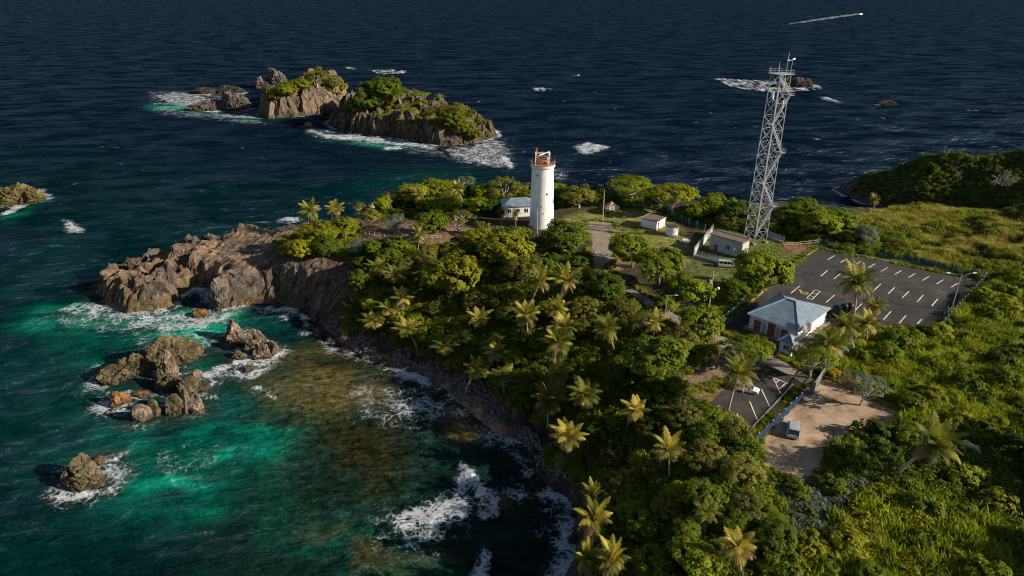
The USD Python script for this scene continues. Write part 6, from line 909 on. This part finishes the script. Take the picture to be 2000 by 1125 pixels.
def scatter_pts(poly, d, seed, clear=CLEAR, keep=None):
    """Points at least about d apart inside the polygon, off the cleared ground and on dry land."""
    rng = np.random.default_rng(seed); x0, y0, x1, y1 = poly.bounds; nx, ny = int((x1 - x0) / d) + 1, int((y1 - y0) / d) + 1
    X, Y = np.meshgrid(x0 + (np.arange(nx) + 0.5) * d, y0 + (np.arange(ny) + 0.5) * d); X[1::2] += d / 2
    X = X.ravel() + rng.uniform(-0.38, 0.38, X.size) * d; Y = Y.ravel() + rng.uniform(-0.38, 0.38, Y.size) * d; p = shapely.points(X, Y)
    shapely.prepare(poly); shapely.prepare(clear); ok = shapely.contains(poly, p) & ~shapely.contains(clear, p); X, Y = X[ok], Y[ok]
    Z = gz(X, Y); a, b = (X / (Y * cp_ + (CAMZ - Z) * sp_)) * FPX + 1000, 562.5 - FPX * ((Y * sp_ - (CAMZ - Z) * cp_) / (Y * cp_ + (CAMZ - Z) * sp_))
    ok = (Z > 2.3) & (a > -80) & (a < 2120) & (b < 1230); return X[ok], Y[ok], Z[ok]
LANDMARK = []                                                         # (x, y, label) of things with a label of their own
for p_ in list(World.GetPrim().GetChildren()):
    lab_ = p_.GetCustomDataByKey('label'); t_ = p_.GetAttribute('xformOp:translate').Get()
    if lab_ and t_ and not p_.GetCustomDataByKey('kind') and 'stone on the shaded' not in lab_ and 'fence' not in lab_ and 'kerb' not in lab_ and 'boat' not in lab_: LANDMARK.append((t_[0], t_[1], lab_))
SAID = set()
def told(what, x, y):
    for d2, lx_, ly_, lab_ in sorted(((x - a) ** 2 + (y - b) ** 2, a, b, l) for a, b, l in LANDMARK)[:60]:
        dx, dy = x - lx_, y - ly_; rel = ('right of' if dx > 0 else 'left of') if abs(dx) > abs(dy) else ('behind' if dy > 0 else 'in front of')
        for adv in ('just', 'close', 'well') if d2 < 120 else ('well',):
            l = f'{what} {rel} the {lab_}' if adv == 'just' else f'{what} {"a step" if adv == "close" else "farther"} {rel} the {lab_}'
            if len(l.split()) <= 16 and l not in SAID: SAID.add(l); return l
    return what + ' deep in the growth'
for p_ in list(World.GetPrim().GetChildren()):
    if 'stone on the shaded' in (p_.GetCustomDataByKey('label') or ''): t_ = p_.GetAttribute('xformOp:translate').Get(); p_.SetCustomDataByKey('label', told('dark wet shore stone', t_[0], t_[1]))
def free(x, y, r): return all((x - a) ** 2 + (y - b) ** 2 > (0.55 * (r + c)) ** 2 for a, b, c in PLANTED)
def wood(poly, d, seed, kinds, smin, smax, label, group):
    rng = np.random.default_rng(seed)
    for x, y, z in zip(*scatter_pts(poly, d, seed)):
        i = rng.integers(len(kinds)); s = rng.uniform(smin, smax)
        if free(x, y, s * KIND[kinds[i]][1]): put(kinds[i], x, y, z, s, told(label[i], x, y), group if not isinstance(group, (list, tuple)) else group[i], sz=0.85)
wk = ['dark_round_tree_a', 'dark_round_tree_b', 'green_round_tree_a', 'green_round_tree_b', 'olive_tree_a', 'olive_tree_c', 'lime_tree_c']
wood(WOOD, 6.0, 71, wk, 0.55, 0.95, [f'{c} tree' for c in ('dark round', 'dark round', 'green leafy', 'green leafy', 'thin olive', 'thin olive', 'lime green')], [f'{c} trees of the wooded slope' for c in ('dark', 'dark', 'green', 'green', 'olive', 'olive', 'lime')])
wood(NORTH, 5.5, 73, ['green_round_tree_a', 'olive_tree_b', 'dark_round_tree_c', 'green_round_tree_c'], 0.7, 1.1, [f'{c} tree' for c in ('green leafy', 'thin olive', 'dark round', 'green leafy')], [f'{c} trees of the north shore belt' for c in ('green', 'olive', 'dark', 'green')])
rngs = np.random.default_rng(99)
def stuff(name, protos, pts, smin, smax, sink=0.0, flat_=(0.8, 1.2)):
    """Uncountable growth: copies of the small meshes spread over the points, as one object."""
    X, Y, Z = pts; k = len(X); pi = UsdGeom.PointInstancer.Define(stage, numbered('/World', name)); paths = []
    for i, (V, F, m) in enumerate(protos):
        p = f'{pi.GetPath()}/clump_{i + 1:03d}'; usdkit.mesh(stage, p, (V, F), m); paths.append(Sdf.Path(p))
    pi.CreatePrototypesRel().SetTargets(paths); pi.CreateProtoIndicesAttr(Vt.IntArray.FromNumpy(rngs.integers(0, len(protos), k).astype(np.int32)))
    pi.CreatePositionsAttr(Vt.Vec3fArray.FromNumpy(np.stack([X, Y, Z - sink], 1).astype(np.float32)))
    a = rngs.uniform(0, np.pi, k); pi.CreateOrientationsAttr(Vt.QuathArray([Gf.Quath(float(math.cos(q)), 0, 0, float(math.sin(q))) for q in a]))
    s = rngs.uniform(smin, smax, k) * (0.55 + 0.9 * fb(np.asarray(X), np.asarray(Y), 6.0, 3, 971)); pi.CreateScalesAttr(Vt.Vec3fArray.FromNumpy(np.stack([s, s, s * rngs.uniform(*flat_, k)], 1).astype(np.float32)))
    tag(pi, kind='stuff'); return pi
def mound(seed, m, R=1.2, n=26, nl=38, size=0.13, h=0.75, up=0.6):
    rng = np.random.default_rng(seed); d = rng.normal(size=(n, 3)); d[:, 2] = np.abs(d[:, 2]); d /= np.linalg.norm(d, axis=1)[:, None]
    V, F = leaves(rng, d * R * rng.uniform(0.5, 1.0, (n, 1)) * np.array([1, 1, h]) + np.array([0, 0, 0.1]), 0.42 * R, nl, size, up=up); return V, F, m
def tuft(seed, m, n=60, H=1.6, R=0.7, w=0.07, lean=0.5):
    rng = np.random.default_rng(seed); V, F = [], []
    for q in range(n):
        b = np.r_[rng.normal(size=2) * R * 0.5, 0]; a = rng.uniform(0, 6.28); h = H * rng.uniform(0.5, 1.1); t = b + np.array([math.cos(a) * lean * h * rng.uniform(0.2, 1), math.sin(a) * lean * h * rng.uniform(0.2, 1), h])
        s = np.array([-math.sin(a), math.cos(a), 0]) * w; mm = b * 0.5 + t * 0.5 + np.array([0, 0, 0.12 * h]); k = len(V); V += [b - s, b + s, mm + s * 0.9, mm - s * 0.9, t]; F += [(k, k + 1, k + 2), (k, k + 2, k + 3), (k + 3, k + 2, k + 4)]
    return np.array(V), np.array(F), m
def sel(pts, w, t0, seed):                                            # keep the points where a patchy field runs above t0
    X, Y, Z = pts; k = w(X, Y) > t0; return X[k], Y[k], Z[k]
pat = lambda s, sd: (lambda x, y: fb(x, y, s, 3, sd))
MD, MM, ML, MO, MG = [[mound(700 + 10 * i + q, m) for q in range(2)] for i, m in enumerate((L_DARK, L_MID, L_LIME, L_OLIVE, L_GREY))]
TD, TG = [[tuft(760 + 10 * i + q, m, n=120, H=1.35, R=1.0, w=0.045, lean=0.7) for q in range(3)] for i, m in enumerate((L_GRASS, L_GREENGRASS))]
w1 = scatter_pts(WOOD, 1.9, 81); stuff('undergrowth', MD + MM[:1] + MO[:1], w1, 1.1, 2.3, 0.1)
stuff('undergrowth', MD + MM, scatter_pts(NORTH, 2.0, 82), 1.2, 2.2, 0.1); stuff('undergrowth', ML + MM, scatter_pts(CLIFFEDGE, 1.5, 83), 0.8, 1.4, 0.1)
s1 = scatter_pts(SCRUB, 1.35, 84)
def reg(pts, poly_px, inside=True):
    X, Y, Z = pts; g = Polygon(PZ(poly_px)).buffer(0); k = shapely.contains(g, shapely.points(X, Y)); k = k if inside else ~k; return X[k], Y[k], Z[k]
LIMEPX = [(1600, 1060), (1640, 1000), (1680, 960), (1760, 985), (1830, 975), (1910, 1010), (1960, 1060), (1960, 1260), (1560, 1260)]
GREYPX = [(1510, 945), (1600, 935), (1700, 945), (1680, 985), (1630, 1020), (1600, 1090), (1555, 1070), (1545, 1000)]
DARKPX = [(1620, 900), (1700, 850), (1800, 830), (1880, 860), (1980, 850), (2160, 830), (2160, 1150), (1960, 1050), (1900, 1000), (1800, 965), (1690, 945), (1640, 940)]
sl_, sr = reg(s1, LIMEPX), reg(s1, LIMEPX, False); sg, sr = reg(sr, GREYPX), reg(sr, GREYPX, False); sd, sr = reg(sr, DARKPX), reg(sr, DARKPX, False)
pl = pat(5, 931); stuff('tall_grass', TG + ML, sel(sl_, pl, 0.43, 0), 1.0, 1.9); stuff('dark_scrub', MM + MD[:1], sel(sl_, lambda x, y: -pl(x, y), -0.43, 0), 0.6, 1.1); stuff('grey_scrub', MG, sg, 0.7, 1.3, 0.1); stuff('dark_scrub', MD, sd, 0.9, 1.8, 0.1)
pa = pat(11, 901); lo_, hi_ = sel(sr, lambda x, y: -pa(x, y), -0.47, 0), sel(sr, pa, 0.47, 0)
stuff('scrub', MM + ML + TG, lo_, 0.7, 1.5, 0.1); stuff('tall_grass', TG + ML + MM[:1], hi_, 0.9, 1.8, 0.05)
m1_ = scatter_pts(MEADOW, 1.5, 86); pb = pat(16, 911)
stuff('dry_grass', TD + TG[:1], sel(m1_, pb, 0.44, 0), 0.8, 1.3); stuff('scrub', MM + MO + ML[:1], sel(m1_, lambda x, y: -pb(x, y), -0.44, 0), 0.8, 1.7, 0.1)
stuff('scrub', MD + MM[:1], scatter_pts(CAPE, 1.8, 87), 0.7, 1.2, 0.2)
stuff('grass', TD[:1] + TG[:1], sel(scatter_pts(shapely.union_all([Polygon(PZ(q)).buffer(0) for q in ([(1300, 770), (1400, 735), (1430, 750), (1385, 800), (1440, 850), (1330, 830)], [(1380, 560), (1430, 540), (1480, 580), (1440, 640), (1390, 620)])]), 0.9, 88, clear=Polygon(UPPER_LOT).buffer(1.2).union(Polygon(LOWER_LOT).buffer(1.0)).union(Polygon(ROAD).buffer(0.5))), pat(4, 921), 0.46, 0), 0.3, 0.6)
wood(SCRUB, 6.5, 75, ['shrub_a', 'shrub_c', 'shrub_b'], 0.7, 1.7, [c for c in ('green shrub', 'lime green shrub', 'dark shrub')], [f'{c} of the right thicket' for c in ('green shrubs', 'lime shrubs', 'dark shrubs')])
for k, (x, y) in enumerate([(92, 70), (104, 84), (98, 98), (86, 58), (110, 72)]):   # the tall trees whose shade lies over the dark thicket
    put(('dark_round_tree_a', 'dark_round_tree_b', 'green_round_tree_c')[k % 3], x, y, 15, 1.7, 'tall dark tree standing beyond the right edge of the thicket', 'tall trees beyond the thicket')

# fringes of grass round the paved ground, and the stones of the beach
fr_ = shapely.union_all([Polygon(p).buffer(0).buffer(2.2) for p in (UPPER_LOT, LOWER_LOT, DIRT_LOT, ROAD, HALL_YARD)]); hard = shapely.union_all([Polygon(p).buffer(0).buffer(0.5) for p in (UPPER_LOT, LOWER_LOT, ROAD)] + [Polygon(DIRT_LOT).buffer(0).buffer(-0.6), Polygon([(hc_[0] + a * hxv[0] + b * hyv[0], hc_[1] + a * hxv[1] + b * hyv[1]) for a, b in ((-HL / 2 - 2, -HD / 2 - 2), (HL / 2 + 2, -HD / 2 - 2), (HL / 2 + 2, HD / 2 + 2), (-HL / 2 - 2, HD / 2 + 2))])])
stuff('grass', TG[:2] + TD[:1] + MM[:1], sel(scatter_pts(fr_, 0.85, 89, clear=hard), pat(5, 941), 0.42, 0), 0.25, 0.6)
stuff('lawn_grass', TG[:1] + TD[:1], sel(scatter_pts(shapely.union_all([Polygon(LAWN).buffer(0), Polygon(COMPOUND).buffer(0)]), 1.1, 90, clear=hard), pat(4, 951), 0.5, 0), 0.12, 0.25)
bs = [boulder(880 + q, (0.9, 0.75, 0.55), 10, 2) for q in range(3)]; SP = paint('beach_stone', (0.115, 0.092, 0.08), 0.8, 0.5, 0.4)
bz = Polygon(PP([(628, 645), (700, 690), (790, 722), (860, 752), (900, 790), (975, 850), (1040, 880), (1060, 930), (1115, 980), (1120, 1125), (1150, 1125), (1150, 1000), (1070, 880), (1020, 830), (960, 770), (900, 730), (800, 690), (700, 660), (650, 630)])).buffer(0)
X, Y = np.meshgrid(np.arange(-70, 30, 0.85), np.arange(80, 200, 0.85)); r_ = np.random.default_rng(5); X = X.ravel() + r_.uniform(-.5, .5, X.size); Y = Y.ravel() + r_.uniform(-.5, .5, Y.size); Z = gz(X, Y); k = shapely.contains(bz, shapely.points(X, Y)) & (Z > 0.02) & (Z < 3.5) & (fb(X, Y, 5, 3, 961) > 0.42)
stuff('beach_stones', [(np.array(b.vertices), np.array(b.faces), SP) for b in bs], (X[k], Y[k], Z[k]), 0.35, 1.3)

for foot_, f_, nm_ in ((I1, isl1, 21), (I2, isl2, 23)):
    q_ = Polygon(foot_).buffer(-5); x0, y0, x1, y1 = q_.bounds; X, Y = np.meshgrid(np.arange(x0, x1, 1.7), np.arange(y0, y1, 1.7)); X, Y = X.ravel(), Y.ravel(); k = shapely.contains(q_, shapely.points(X, Y)); X, Y = X[k], Y[k]; Z = np.array([f_(a, b) for a, b in zip(X, Y)])
    fl_ = np.array([max(abs(f_(a + 2, b) - f_(a - 2, b)), abs(f_(a, b + 2) - f_(a, b - 2))) for a, b in zip(X, Y)]); k = (Z > (9 if f_ is isl1 else 6)) & (fl_ < 4.5) & (fb(X, Y, 13, 3, nm_) > (0.56 if f_ is isl1 else 0.53)); stuff('islet_scrub', MM + ML[:1] + MO[:1], (X[k], Y[k], Z[k]), 0.8, 1.7, 0.3)
